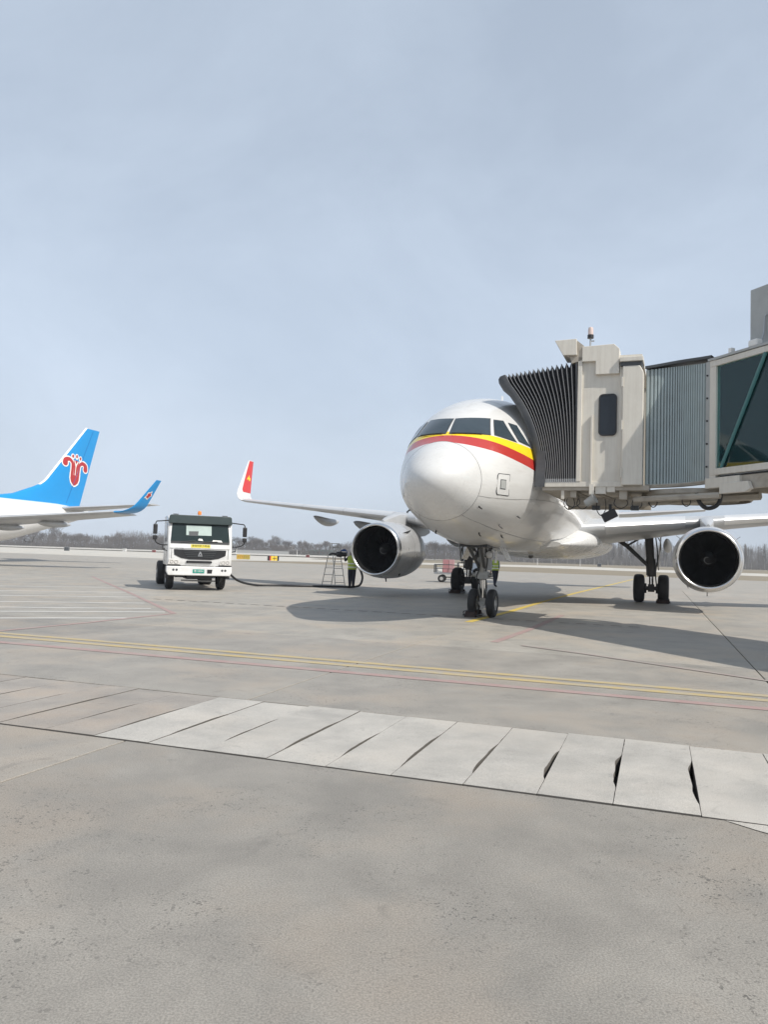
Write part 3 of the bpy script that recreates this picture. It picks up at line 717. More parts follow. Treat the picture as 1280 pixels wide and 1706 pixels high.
part('wiring_bundle', BLACK, ng, lambda b: b.tube(smooth_path([(-.05, 4.72, 1.9), (-.16, 4.74, 1.55), (-.06, 4.80, 1.3), (-.14, 4.84, 1.05), (-.04, 4.9, .8), (-.10, 4.95, .55)], 5), .016, 5))
part('retract_jack', CHROME, ng, lambda b: b.tube([(.12, 4.45, 1.88), (.06, 4.86, 1.45)], .03, 8), smooth=True)
part('leg_door', WHITE, ng, lambda b: b.cbox((0, 5.22, 1.55), (.36, .03, .62)))
part('wheel_well', BLACK, fus, lambda b: b.box((-.36, 3.9, 1.85), (.36, 5.4, 2.2)))
for s in (1, -1):
    wheel(ng, (s*.25, 5.07, .374), .374, .215, .19)
for sg in (1, -1):
    t0 = 3.795*sg; x0 = 17.71
    mg = part('main_gear', STRUTD, plane, lambda b: (b.tube([(t0-.12*sg, x0-.15, 2.95), (t0, x0, 1.05)], [.17, .15], 16), b.tube([(t0-.03*sg, x0-.04, 1.75), (t0, x0, 1.1)], .19, 16)), smooth=True)
    part('oleo', CHROME, mg, lambda b: b.tube([(t0, x0, 1.1), (t0, x0, .6)], .09, 14), smooth=True)
    part('axle', STRUTD, mg, lambda b: (b.tube([(t0-.46, x0, .57), (t0+.46, x0, .57)], .085, 12), b.cbox((t0, x0, .58), (.24, .26, .30))))
    part('side_brace', STRUTD, mg, lambda b: (b.tube([(t0-.06*sg, x0-.1, 1.42), (t0-.95*sg, x0-.1, 2.25), (t0-1.75*sg, x0-.1, 2.78)], [.07, .085, .09], 10), b.tube([(t0-.95*sg, x0-.12, 2.25), (t0-.2*sg, x0-.12, 2.72)], .04, 8), b.tube([(t0-.95*sg, x0-.12, 2.25), (t0-1.3*sg, x0-.12, 2.8)], .035, 8)), smooth=True)
    part('torque_link', STRUTD, mg, lambda b: b.tube([(t0, x0+.2, 1.15), (t0, x0+.46, .85), (t0, x0+.18, .58)], [.06, .045, .06], 8))
    part('brake_hose', BLACK, mg, lambda b: (b.tube(smooth_path([(t0+.16*sg, x0-.1, 2.6), (t0+.24*sg, x0-.14, 1.9), (t0+.17*sg, x0-.16, 1.2), (t0+.2*sg, x0-.14, .75)], 5), .025, 6), b.tube(smooth_path([(t0+.2*sg, x0-.1, 2.7), (t0+.36*sg, x0-.1, 2.3), (t0+.24*sg, x0-.12, 1.7), (t0+.28*sg, x0-.12, 1.3)], 5), .018, 6)))
    part('gear_door', WHITE, mg, lambda b: b.prism([(-.55, 0), (.55, 0), (.42, -1.35), (-.30, -1.35)], (t0+.34*sg, x0, 2.75), (0, 1, 0), (.06*sg, 0, 1), (.035*sg, 0, 0)))
    for s in (1, -1):
        ty = wheel(mg, (t0+s*.464, x0, .565), .565, .42, .27)
        part('brake_pack', STRUTD, ty, lambda b: b.lathe([(-.08, .20), (.08, .20), (.08, .05)], (t0+s*.26, x0, .57), (s, 0, 0), 20), smooth=True, angle=30)

# wheel chocks (things of their own)
CHK = mat('chock_dark', (0.035, 0.016, 0.014), 0.7, dirt=0.5, grime_scale=8)
def chock(label, t, x, w, r, group='wheel chocks'):
    o = thing('wheel_chock', label, 'chock', AIR(t, x, 0), -YAW, group)
    for s in (-1, 1):
        part('wedge', CHK, o, lambda b: b.prism([(0, 0.004), (.22, 0.004), (.20, .05), (.03, .17), (0, .17)], (-w/2, s*(r*.55), 0.0), (0, s, 0), (0, 0, 1), (w, 0, 0)), bevel=.008)
    for s in (-1, 1):
        part('side_bar', BLACK, o, lambda b: b.tube([(s*(w/2+.03), -r*.55-.2, .05), (s*(w/2+.03), r*.55+.2, .05)], .018, 6))
    part('carry_handle', BLACK, o, lambda b: b.tube(smooth_path([(-w/2, -r*.55-.22, .04), (-w/2+.02, -r*.55-.30, .16), (w/2-.02, -r*.55-.30, .16), (w/2, -r*.55-.22, .04)], 4), .012, 6))
chock('dark chock frame at the nose wheel farther from the jet bridge', -.25, 5.07, .30, .374)
chock('dark chock at the outer main wheel beneath the wing by the jet bridge', 3.795+.464, 17.71, .46, .565)
chock('dark chock at the outer main wheel on the refuelling side', -3.795-.464, 17.71, .46, .565)

# ------------------------------------------------------------------ jet bridge (local frame: X away from the fuselage, Y aft, origin under the cab's near front corner)
BO = AIR(2.66, 3.07, 0)
bridge = thing('jet_bridge', 'beige passenger jet bridge with grey bellows hood pressed against the airliner', 'jet bridge', BO, -YAW)
cY, sY = math.cos(YAW), math.sin(YAW)
def BL(wx, wy, z):      # world -> bridge local
    dx, dy = wx-BO.x, wy-BO.y
    return Vector((dx*cY-dy*sY, dx*sY+dy*cY, z))
CW = 3.5                # cab width (aft)
ZF, ZT = 3.42, 6.30
# bellows: a front hoop that follows the hood bumper and a rear hoop on the cab frame
front = pchip([3.40, 3.46, 3.89, 4.47, 5.06, 5.51, 5.74, 6.01], [-.76, -.775, -.826, -.952, -1.18, -1.45, -1.633, -1.787])
NF = 17
def hoop(q, inset=0.0):
    # q 0 = front, 1 = rear; returns path of (x,y,z) up the near side, over the top, down the far side
    path = []; zt = 6.03+(ZT-0.02-6.03)*q
    ql = q
    for k in range(13):
        z = ZF+(zt-ZF)*k/12; zz = 3.44+(6.01-3.44)*k/12
        x = front(zz)*(1-ql)+0.0*ql
        path.append(Vector((x, inset, z-(inset if k == 12 else 0))))
    near = path; top = near[-1]
    far = [Vector((p.x, CW-inset, p.z)) for p in reversed(near)]
    return near+[Vector((top.x, CW*.33, top.z)), Vector((top.x, CW*.67, top.z))]+far
bell = MB().loft([hoop(.0, .16), hoop(1, .16)], closed=False).build('bellows_lining', BELL, bridge)
for i in range(NF):
    q0, q1 = (i/NF)**1.12, ((i+1)/NF)**1.12; qm = (q0+q1)/2
    b = MB().loft([hoop(q0, .10), hoop(qm, .0), hoop(q1, .10)], closed=False)
    fold = b.build('bellows_fold', BELL, bridge)
    MB().tube([p+Vector((0, (-.006 if p.y < CW/2 else .006), .004)) for p in hoop(qm, 0)], .010, 4, cap=False).build('piping', PIPE, fold)
    for kk in (0,):
        p = hoop(qm, 0)[0]; part('fold_hook', STEEL, fold, lambda b: b.tube([p+Vector((0, -.01, .07)), p+Vector((0, -.01, -.02))], .02, 6))
# padded hood bumper
b = MB(); rg = []
hp = hoop(0, 0.02)
for k, p in enumerate(hp):
    q = k/(len(hp)-1)
    inx = Vector((0, 1, 0)) if k <= 12 else Vector((0, -1, 0))
    if 11 <= k <= len(hp)-12: inx = Vector((0, (1 if k == 11 or k == 12 else -1 if k >= len(hp)-13 else 0), -1)).normalized()
    # bumper section: box leaning forward (towards the fuselage) with rounded nose
    d = Vector((-1, 0, 0)); zq = min(max((p.z-3.4)/2.6, 0), 1); nrm = Vector((-1, 0, -.55*zq)).normalized()
    rg.append([p-inx*.05+Vector((.02, 0, 0)), p-inx*.06+nrm*.10, p-inx*.01+nrm*.155, p+inx*.10+nrm*.16, p+inx*.20+nrm*.10, p+inx*.22+Vector((.02, 0, 0))])
b.loft(rg).build('hood_bumper', BUMP, bridge, smooth=True, angle=50)
part('bumper_skirt', BUMP, bridge, lambda b: b.prism([(-.98, 3.30), (-.74, 3.30), (-.73, 4.15), (-.93, 4.15)], (0, -.05, 0), (1, 0, 0), (0, 0, 1), (0, .06, 0)))
# cab floor and near wall
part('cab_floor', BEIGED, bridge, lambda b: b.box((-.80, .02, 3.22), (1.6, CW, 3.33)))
part('floor_edge', BEIGE, bridge, lambda b: (b.box((-.80, -.02, 3.30), (1.05, .05, 3.415)),), bevel=.006)
wall = part('cab_wall', BEIGE, bridge, lambda b: (b.box((.08, .03, 3.415), (.98, .09, 6.30)),))
part('front_post', BEIGE, bridge, lambda b: b.box((-.015, -.03, 3.42), (.085, .12, 6.36)), bevel=.008)
part('front_frame_post', BEIGE, bridge, lambda b: b.box((-.015, CW-.12, 3.42), (.085, CW, 6.36)), bevel=.008)
part('rear_post', BEIGE, bridge, lambda b: b.box((.93, -.005, 3.36), (1.00, .12, 6.22)), bevel=.006)
part('far_wall', BEIGE, bridge, lambda b: b.box((.0, CW-.08, 3.415), (1.5, CW, 6.30)))
part('cab_roof', BEIGE, bridge, lambda b: b.box((.0, .02, 6.28), (1.42, CW, 6.36)))
part('step_cover', BEIGE, bridge, lambda b: b.prism([(.08, 6.24), (.39, 6.24), (.39, 5.92), (.92, 5.92), (.92, 6.50), (.80, 6.62), (.08, 6.60)], (0, -.06, 0), (1, 0, 0), (0, 0, 1), (0, .40, 0)), bevel=.01)
# tall dark cab window with rounded corners
def rrect(x0, x1, z0, z1, r, n=5):
    out = []
    for cx, cz, a0 in ((x1-r, z1-r, 0), (x0+r, z1-r, 90), (x0+r, z0+r, 180), (x1-r, z0+r, 270)):
        for k in range(n+1):
            a = R(a0+90*k/n); out.append((cx+r*math.cos(a), cz+r*math.sin(a)))
    return out
win = part('cab_window', DKGLASS, bridge, lambda b: b.prism(rrect(.485, .865, 4.50, 5.45, .09), (0, .008, 0), (1, 0, 0), (0, 0, 1), (0, .03, 0)))
fr_o, fr_i = rrect(.47, .88, 4.485, 5.465, .10), rrect(.50, .85, 4.515, 5.435, .08)
part('gasket', BLACK, win, lambda b: b.loft([[(x, y, z) for x, z in rr] for rr, y in ((fr_o, .012), (fr_o, -.004), (fr_i, -.004), (fr_i, .012))], cap=False))
part('grab_post', BEIGE, bridge, lambda b: b.box((.30, -.05, 3.36), (.345, .02, 4.98)), bevel=.006)
# rear column with a rounded roof cap
part('rear_column', BEIGE, bridge, lambda b: (b.prism([(1.0, 3.33), (1.46, 3.33), (1.46, 5.92), (1.38, 6.08), (1.0, 6.08)], (0, -.10, 0), (1, 0, 0), (0, 0, 1), (0, .45, 0)),), bevel=.02)
part('column_hinge', BEIGE, bridge, lambda b: [b.box((.985, -.125, z), (1.015, -.08, z+.22)) for z in (3.5, 4.6, 5.6)])
part('column_cap', BEIGE, bridge, lambda b: b.box((.93, -.14, 6.17), (1.45, .5, 6.28)), bevel=.015)
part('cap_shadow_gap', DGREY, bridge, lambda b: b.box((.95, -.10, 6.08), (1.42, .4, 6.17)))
# canopy drive hood box in front of the roof
part('hood_box', BEIGE, bridge, lambda b: b.prism([(-.56, 6.78), (-.05, 6.79), (-.04, 6.40), (-.36, 6.41)], (0, -.10, 0), (1, 0, 0), (0, 0, 1), (0, .75, 0)), bevel=.012)
part('hood_bracket', BEIGED, bridge, lambda b: (b.prism([(-.04, 6.76), (.12, 6.62), (.12, 6.30), (-.16, 6.22), (-.22, 6.40), (-.04, 6.40)], (0, -.03, 0), (1, 0, 0), (0, 0, 1), (0, .6, 0)),))
bc = part('warning_beacon', STEEL, bridge, lambda b: (b.tube([(.23, .25, 6.58), (.23, .25, 6.88)], .022, 8), b.cbox((.27, .25, 6.80), (.10, .03, .03))))
part('beacon_base', BLACK, bc, lambda b: b.lathe([(0, .02), (0, .075), (.08, .075), (.08, .02)], (.23, .25, 6.87), (0, 0, 1), 14), smooth=True, angle=30)
part('beacon_lens', mat('beacon_lens', (.62, .50, .46), .2, var=.1), bc, lambda b: b.lathe([(0, .062), (.13, .062), (.18, .05), (.20, .004)], (.23, .25, 6.95), (0, 0, 1), 16), smooth=True, angle=50)
# structure beneath the cab
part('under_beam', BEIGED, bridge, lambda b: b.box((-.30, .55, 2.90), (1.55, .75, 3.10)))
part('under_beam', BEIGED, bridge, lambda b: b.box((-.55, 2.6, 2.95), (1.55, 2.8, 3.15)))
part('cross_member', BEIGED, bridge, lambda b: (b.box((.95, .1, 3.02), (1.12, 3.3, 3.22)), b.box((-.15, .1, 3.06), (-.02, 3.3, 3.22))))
part('gusset', BEIGED, bridge, lambda b: (b.tube([(-.2, .3, 3.25), (.5, .65, 2.98)], .035, 6), b.tube([(.2, .2, 3.25), (1.0, .7, 2.98)], .035, 6)))
part('bracket', BEIGE, bridge, lambda b: (b.box((.29, -.05, 3.12), (.40, .05, 3.36)), b.box((.42, 0, 3.14), (.66, .16, 3.32)), b.box((.68, 0, 3.18), (.86, .16, 3.30))))
part('bracket', BEIGE, bridge, lambda b: b.box((-.36, .04, 3.02), (-.29, .11, 3.24)))
fl = part('flood_lamp', GREYP, bridge, lambda b: b.lathe([(0, .03), (.02, .085), (.22, .105), (.27, .125), (.275, .02)], (.20, .02, 2.90), (.75, -.2, .45), 18), smooth=True, angle=40)
part('lamp_yoke', STEEL, fl, lambda b: b.tube([(.32, .02, 3.14), (.32, -.02, 3.02), (.30, -.03, 2.96)], .018, 6))
sf = part('square_flood_lamp', BLACK, bridge, lambda b: b.cbox((.72, .35, 2.66), (.34, .16, .20), Matrix.Rotation(R(-28), 3, 'Y')), bevel=.012)
part('lamp_yoke', BLACK, sf, lambda b: b.box((.70, .33, 2.76), (.77, .37, 2.92)))
part('junction_box', DGREY, bridge, lambda b: (b.box((.30, .5, 2.80), (.48, .7, 2.90)), b.box((1.18, .5, 2.80), (1.36, .7, 2.90))))
rng = random.Random(11)
for k, (x0, x1, dp) in enumerate(((-.30, -.10, .22), (-.25, .02, .16), (.0, .22, .20), (.45, .62, .35), (.85, 1.1, .18), (1.25, 1.42, .20))):
    part('cable_loop', BLACK, bridge, lambda b: b.tube(smooth_path([(x0, .30, 3.05), (x0-.02, .28, 3.02-dp*.6), ((x0+x1)/2, .26, 3.0-dp), (x1+.02, .28, 3.02-dp*.6), (x1, .30, 3.05)], 5), .011, 5))
# curved curtain of vertical slats between cab and tunnel
T0 = Vector((7.02, 16.62)); TD = Vector((.36, -.933)).normalized(); TN = Vector((-TD.y, TD.x))   # near-left bottom corner, tunnel direction, across (to the right)
A0 = Vector((BO.x+1.50*cY+.22*sY, BO.y-1.50*sY+.22*cY)); A3 = T0+TD*(-.02)+TN*.05
d0 = Vector((cY, -sY)); A1 = A0+d0*.75; A2 = A3-TD*.75
def bez(t): return A0*(1-t)**3+A1*3*t*(1-t)**2+A2*3*t*t*(1-t)+A3*t**3
NS = 24
curt = part('curtain_frame', DGREY, bridge, lambda b: b.loft([[BL(*(bez(k/30)+Vector((.10, .25))), z) for k in range(31)] for z in (3.36, 6.05)], closed=False))
for i in range(NS):
    a, m_, c_ = bez(i/NS), bez((i+.5)/NS), bez((i+1)/NS)
    n = Vector(((c_-a).y, -(c_-a).x)).normalized()*-1
    if n.dot(-m_) < 0: n = -n
    tq = (i+.5)/NS; zt = 6.02+.05*math.sin(math.pi*tq)*1.0-.03*tq; zb = 3.36+.06*tq
    pts = [a-n*.012, a+(c_-a)*.22+n*.026, a+(c_-a)*.78+n*.026, c_-n*.012]
    o = MB().loft([[BL(p.x, p.y, z) for p in pts] for z in (zb, zt)], closed=False).build('curtain_slat', CURT, curt)
part('curtain_roof', DGREY, bridge, lambda b: b.loft([[BL(*(bez(k/12)+off), 6.04+.07*math.sin(math.pi*k/12)+.03*k/12+dz) for k in range(13)] for off, dz in ((Vector((-.05, -.07)), 0), (Vector((-.05, -.07)), .06), (Vector((.7, .9)), .07), (Vector((.7, .9)), .0), (Vector((-.05, -.07)), 0))], closed=False))
part('curtain_sill', BEIGED, bridge, lambda b: b.tube([BL(*bez(k/12), 3.33+.05*k/12) for k in range(13)], .05, 6))
# glazed tunnel
def TL(s, n, z): p = T0+TD*s+TN*n; return BL(p.x, p.y, z)
def tbox(b, s0, s1, n0, n1, z0, z1):
    b.add([TL(s0, n0, z0), TL(s1, n0, z0), TL(s1, n1, z0), TL(s0, n1, z0), TL(s0, n0, z1), TL(s1, n0, z1), TL(s1, n1, z1), TL(s0, n1, z1)], [(0,3,2,1),(4,5,6,7),(0,1,5,4),(1,2,6,5),(2,3,7,6),(3,0,4,7)])
TLEN, TWID, GZ0, GZ1 = 15.0, 2.5, 3.64, 5.86
part('tunnel_post', BEIGE, bridge, lambda b: tbox(b, -.02, .16, -.02, .14, 3.42, 6.02), bevel=.01)
part('end_strip', GREYP, bridge, lambda b: tbox(b, -.14, -.02, -.01, .10, 3.44, 6.0))
for zz in (3.7, 4.2, 4.7, 5.2, 5.7):
    part('strip_bolt', BLACK, bridge, lambda b: b.lathe([(0, .022), (.02, .02), (.022, .001)], TL(-.09, -.012, zz), tuple((TL(0, -1, 0)-TL(0, 0, 0))), 8))
part('tunnel_sill', BEIGE, bridge, lambda b: tbox(b, 0, TLEN, -.03, .12, 3.50, GZ0), bevel=.01)
part('tunnel_header', BEIGE, bridge, lambda b: tbox(b, 0, TLEN, -.03, .14, GZ1, 5.99), bevel=.01)
part('roof_flashing', GREYP, bridge, lambda b: tbox(b, -.05, TLEN, -.05, .6, 6.0, 6.05))
part('tunnel_roof', BEIGED, bridge, lambda b: tbox(b, 0, TLEN, .14, TWID, 5.90, 6.0))
part('tunnel_floor', DGREY, bridge, lambda b: tbox(b, -.6, TLEN, .12, TWID, 3.42, 3.50))
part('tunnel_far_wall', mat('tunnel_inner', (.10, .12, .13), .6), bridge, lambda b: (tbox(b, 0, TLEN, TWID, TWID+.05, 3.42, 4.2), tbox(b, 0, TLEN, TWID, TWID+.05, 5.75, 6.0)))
for k in range(6):
    part('glass_pane', TGLASS, bridge, lambda b: tbox(b, .16+k*2.5, 2.60+k*2.5, .03, .045, GZ0, GZ1))
    part('glass_pane', TGLASS, bridge, lambda b: tbox(b, .16+k*2.5, 2.60+k*2.5, TWID+.01, TWID+.025, 4.2, 5.75))
    if k: part('mullion', BEIGE, bridge, lambda b: tbox(b, .10+k*2.5, .16+k*2.5, -.02, .10, GZ0, GZ1))
    part('diagonal_brace', mat('brace_teal', (.075, .20, .20), .4), bridge, lambda b: b.tube([TL(.30+k*2.5, -.005, GZ0), TL(1.45+k*2.5, -.005, GZ1)], .035, 8), smooth=True)
part('handrail', STEEL, bridge, lambda b: b.tube([TL(.1, .3, 4.45), TL(TLEN, .3, 4.45)], .025, 8))
part('tunnel_ceiling_tray', GREYP, bridge, lambda b: tbox(b, .1, TLEN, 1.0, 1.5, 5.80, 5.86))
part('roof_bracket', PWHITE, bridge, lambda b: tbox(b, .50, .58, -.02, .08, 6.0, 6.16))
part('roof_bracket', PWHITE, bridge, lambda b: tbox(b, 1.02, 1.25, -.03, .14, 6.05, 6.20), bevel=.03)
# lower girder and utilities
part('lower_girder', BEIGE, bridge, lambda b: (tbox(b, -.10, .85, -.06, .10, 3.22, 3.44),), bevel=.012)
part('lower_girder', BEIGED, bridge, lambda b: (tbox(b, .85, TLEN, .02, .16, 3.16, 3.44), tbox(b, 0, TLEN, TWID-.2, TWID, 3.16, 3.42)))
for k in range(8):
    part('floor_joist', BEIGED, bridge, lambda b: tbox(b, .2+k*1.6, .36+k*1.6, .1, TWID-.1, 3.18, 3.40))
part('rotunda_ring', BEIGED, bridge, lambda b: b.lathe([(0, 1.15), (.12, 1.25), (.22, 1.25), (.24, .9), (0, .9)], BL(7.35, 18.1, 3.04), (0, 0, 1), 32), smooth=True, angle=30)
part('outrigger_beam', BEIGED, bridge, lambda b: (b.tube([BL(5.75, 17.75, 3.02), BL(7.1, 16.3, 3.05)], .07, 6), b.tube([BL(5.9, 18.6, 3.0), BL(7.9, 16.2, 3.06)], .09, 6)))
part('cable_chain', BLACK, bridge, lambda b: b.tube(smooth_path([BL(6.75, 16.7, 3.12), BL(6.83, 16.7, 2.92), BL(6.95, 16.65, 2.80), BL(7.10, 16.55, 2.83), BL(7.18, 16.5, 2.96), BL(7.20, 16.5, 3.16)], 6), .045, 8))
for wx, wy in ((6.1, 17.5), (6.62, 16.9)):
    part('cable_loop', BLACK, bridge, lambda b: b.tube(smooth_path([BL(wx-.08, wy, 3.05), BL(wx-.09, wy, 2.92), BL(wx, wy, 2.84), BL(wx+.09, wy, 2.92), BL(wx+.06, wy, 3.05)], 5), .012, 5))
part('bolted_bracket', BEIGE, bridge, lambda b: b.prism([(-.2, 0), (.5, 0), (.62, .06), (.55, .22), (-.2, .22)], TL(.55, -.10, 3.08), (TL(1, 0, 0)-TL(0, 0, 0)), (0, 0, 1), (TL(0, .1, 0)-TL(0, 0, 0))), bevel=.01)
# grey equipment cabinet above the tunnel
part('equipment_cabinet', GREYP, bridge, lambda b: tbox(b, .72, 2.9, .35, 1.7, 6.05, 7.40), bevel=.01)
part('cabinet_conduit', STEEL, bridge, lambda b: b.tube(smooth_path([TL(1.25, .33, 6.75), TL(1.15, .30, 6.72), TL(1.12, .30, 6.4), TL(1.15, .2, 6.2), TL(1.1, .1, 6.06)], 5), .02, 6))
# drive column on wheels farther along
cc = T0+TD*9.5+TN*1.25
part('drive_column', BEIGE, bridge, lambda b: [tbox(b, 9.3, 9.7, n0, n0+.35, .75, 3.2) for n0 in (-.2, 2.35)]+[tbox(b, 9.25, 9.75, -.3, 2.8, 2.95, 3.16)])
part('bogie', DGREY, bridge, lambda b: tbox(b, 9.0, 10.0, .2, 2.3, .45, .75))
for n0 in (.35, 1.95):
    part('bogie_wheel', TYRE, bridge, lambda b: b.lathe([(-.16, .3), (-.15, .48), (-.1, .5), (.1, .5), (.15, .48), (.16, .3)], TL(9.5, n0, .5), tuple(TL(0, 1, 0)-TL(0, 0, 0)), 24), smooth=True)

# ------------------------------------------------------------------ refuelling truck (local: X to image right, Y to the rear, origin on the ground under the front axle)
TRZ = R(20)
truck = thing('refuelling_truck', 'white refuelling truck with dark visor and amber beacon facing the camera', 'truck', (-7.34, 30.47, 0), TRZ); truck.scale = (.965, .965, .98)
FY = -1.38
cab = MB(); rings = []
for y, hw, z0, z1 in ((FY, 1.20, .62, 2.62), (FY+.10, 1.235, .60, 2.80), (FY+.35, 1.245, .60, 2.875), (FY+1.1, 1.245, .62, 2.90), (FY+2.0, 1.24, .75, 2.88)):
    pass
# cab shell: front profile leaning back from grille to roof
prof = [(-1.36, .95), (-1.40, 1.15), (-1.40, 1.62), (-1.36, 1.82), (-1.16, 2.60), (-1.02, 2.80), (-.80, 2.87), (.62, 2.87), (.66, 2.80), (.66, .95)]
hw = 1.235
b = MB()
rg = [[(x, p[0]+(0.05 if abs(x) > 1.18 and p[0] < -.9 else 0), p[1]) for p in prof] for x in (-hw, -1.15, 1.15, hw)]
b.loft(rg).build('cab', TWHITE, truck, bevel=.03, smooth=True)
def fy(z):
    return float(np.interp(z, [.95, 1.15, 1.62, 1.82, 2.60, 2.80], [-1.36, -1.40, -1.40, -1.36, -1.16, -1.02]))
def fquad(pts, off, th=.02):
    a = [Vector((x, fy(z)-off, z)) for x, z in pts]; c_ = [p+Vector((0, th, 0)) for p in a]; n = len(a)
    return MB().add(a+c_, [tuple(range(n)), tuple(range(2*n-1, n-1, -1))]+[(i, (i+1) % n, n+(i+1) % n, n+i) for i in range(n)])
ws = fquad([(-1.13, 1.86), (1.13, 1.86), (1.08, 2.60), (-1.08, 2.60)], .015).build('windscreen', mat('truck_glass', (.018, .030, .030), .10, var=.3, vscale=1.5, spec=.35), truck)
fquad([(-.55, 2.12), (.42, 2.12), (.42, 2.50), (-.55, 2.50)], .022, .006).build('painted_window_light', mat('painted_daylight', (.42, .50, .47), .2, var=.2), ws)  # pale patch on the windscreen paints in daylight through the rear window
fquad([(-.45, 2.10), (-.10, 2.10), (-.08, 2.28), (-.45, 2.27)], .026, .006).build('seat_shape', DGREY, ws)
fquad([(-.10, 1.93), (.10, 1.91), (.06, 1.99), (-.06, 2.0)], .024, .005).build('dash_paper', PWHITE, ws)
fquad([(.45, 1.90), (.85, 1.88), (.80, 1.95), (.48, 1.96)], .024, .005).build('dash_paper', PWHITE, ws)
fquad([(-1.12, 1.80), (1.12, 1.80), (1.12, 1.88), (-1.12, 1.88)], .022).build('cowl', BLACK, truck)
for x0 in (-.75, .1):
    part('wiper', BLACK, truck, lambda b: b.tube([(x0, fy(1.86)-.05, 1.86), (x0+.55, fy(1.90)-.05, 1.90)], .014, 5))
part('sun_visor', TGREEN, truck, lambda b: b.prism([(-1.22, 2.56), (1.22, 2.56), (1.20, 2.84), (1.14, 2.89), (-1.14, 2.89), (-1.20, 2.84)], (0, -1.60, 0), (1, 0, 0), (0, .12, 1), (0, .16, 0)), bevel=.02)
for s in (-1, 1):
    part('visor_lamp', BLACK, truck, lambda b: b.box((s*.95-.10, -1.06, 2.905), (s*.95+.10, -.95, 2.93)))
gr = fquad([(-1.0, 1.57), (1.0, 1.57), (.98, 1.36), (.72, 1.24), (.4, 1.19), (-.4, 1.19), (-.72, 1.24), (-.98, 1.36)], .018).build('grille', BLACK, truck)
for z, w_ in ((1.51, .62), (1.44, .60), (1.37, .56), (1.30, .5)):
    part('grille_bar', DGREY, gr, lambda b: b.box((-w_, -1.445, z-.012), (w_, -1.415, z+.012)))
lg = part('emblem', STEEL, gr, lambda b: (b.prism([(-.09, -.08), (.09, -.08), (.075, -.045), (-.075, -.045)], (0, -1.452, 1.40), (1, 0, 0), (0, 0, 1), (0, .02, 0)), b.prism([(-.075, -.03), (-.03, -.03), (0, .03), (.03, -.03), (.075, -.03), (.02, .095), (-.02, .095)], (0, -1.452, 1.40), (1, 0, 0), (0, 0, 1), (0, .02, 0))))
fquad([(-.36, 1.645), (.38, 1.645), (.38, 1.77), (-.36, 1.77)], .012, .008).build('warning_strip', mat('strip_yellow', (.72, .60, .06), .5), truck)
text_mesh('strip_text', '请保持前方畅通', .098, BLACK, truck, (.01, fy(1.705)-.0165, 1.705), (1, 0, 0), (0, .06, 1))
for s in (-1, 1):
    part('panel_gap', DGREY, truck, lambda b: b.box((s*1.08-.006, -1.412, 1.22), (s*1.08+.006, -1.39, 1.60)))
    part('door_seam', DGREY, truck, lambda b: (b.box((s*1.2365, -1.0, 1.0), (s*1.2385, -.985, 2.65)), b.box((s*1.2365, .28, 1.0), (s*1.2385, .295, 2.65))))
    part('door_handle', BLACK, truck, lambda b: b.box((s*1.237, .08, 1.55), (s*1.265, .24, 1.60)))
part('hood_gap', DGREY, truck, lambda b: b.box((-1.15, -1.412, 1.602), (1.15, -1.392, 1.612)))
part('lower_grille', BLACK, truck, lambda b: b.prism([(-.50, 1.05), (.44, 1.05), (.47, 1.10), (.44, 1.145), (-.50, 1.145), (-.53, 1.10)], (0, -1.43, 0), (1, 0, 0), (0, 0, 1), (0, .06, 0)))
for s in (-1, 1):
    hl = part('headlight', CLEAR, truck, lambda b: b.prism([(s*.80, 1.16), (s*1.17, 1.20), (s*1.21, .99), (s*.76, .99)], (0, -1.42, 0), (1, 0, 0), (0, 0, 1), (0, .08, 0)), bevel=.01)
    part('headlight_trim', DGREY, hl, lambda b: (b.lathe([(0, .07), (.02, .055)], (s*.90, -1.432, 1.08), (0, 1, 0), 14), b.lathe([(0, .06), (.02, .045)], (s*1.07, -1.432, 1.09), (0, 1, 0), 14)))
    part('headlight_gap', BLACK, truck, lambda b: b.box((s*.98-.25, -1.42, .94), (s*.98+.25, -1.36, .975)))
bp = part('bumper', TWHITE, truck, lambda b: b.prism([(-1.25, .72), (-1.18, .58), (1.18, .58), (1.25, .72), (1.25, .93), (-1.25, .93)], (0, -1.46, 0), (1, 0, 0), (0, 0, 1), (0, .40, 0)), bevel=.03)
for s in (-1, 1):
    for dx in (-.06, .06):
        part('fog_lamp', DGREY, bp, lambda b: b.lathe([(0, .002), (0, .035), (.012, .045), (.02, .045)], (s*.93+dx, -1.475, .79), (0, 1, 0), 12))
part('number_plate', PLATE, bp, lambda b: b.box((-.26, -1.475, .68), (.18, -1.455, .82)))
text_mesh('plate_text', '鲁·10034', .10, PWHITE, bp, (-.04, -1.479, .75), (.92, 0, 0), (0, 0, 1))
part('tow_recess', BLACK, bp, lambda b: b.prism([(.29, .67), (.47, .67), (.49, .82), (.29, .82)], (0, -1.466, 0), (1, 0, 0), (0, 0, 1), (0, .02, 0)))
text_mesh('cab_lettering', 'HOWO 266', .06, DGREY, truck, (-.80, fy(1.61)-.012, 1.605), (1, 0, 0), (0, 0, 1))
bc = part('beacon', AMBER, truck, lambda b: b.lathe([(.06, .075), (.17, .07), (.20, .05), (.21, .004)], (-.02, -.80, 2.88), (0, 0, 1), 14), smooth=True, angle=50)
part('beacon_base', CLEAR, bc, lambda b: b.lathe([(0, .05), (.06, .06)], (-.02, -.80, 2.87), (0, 0, 1), 12))
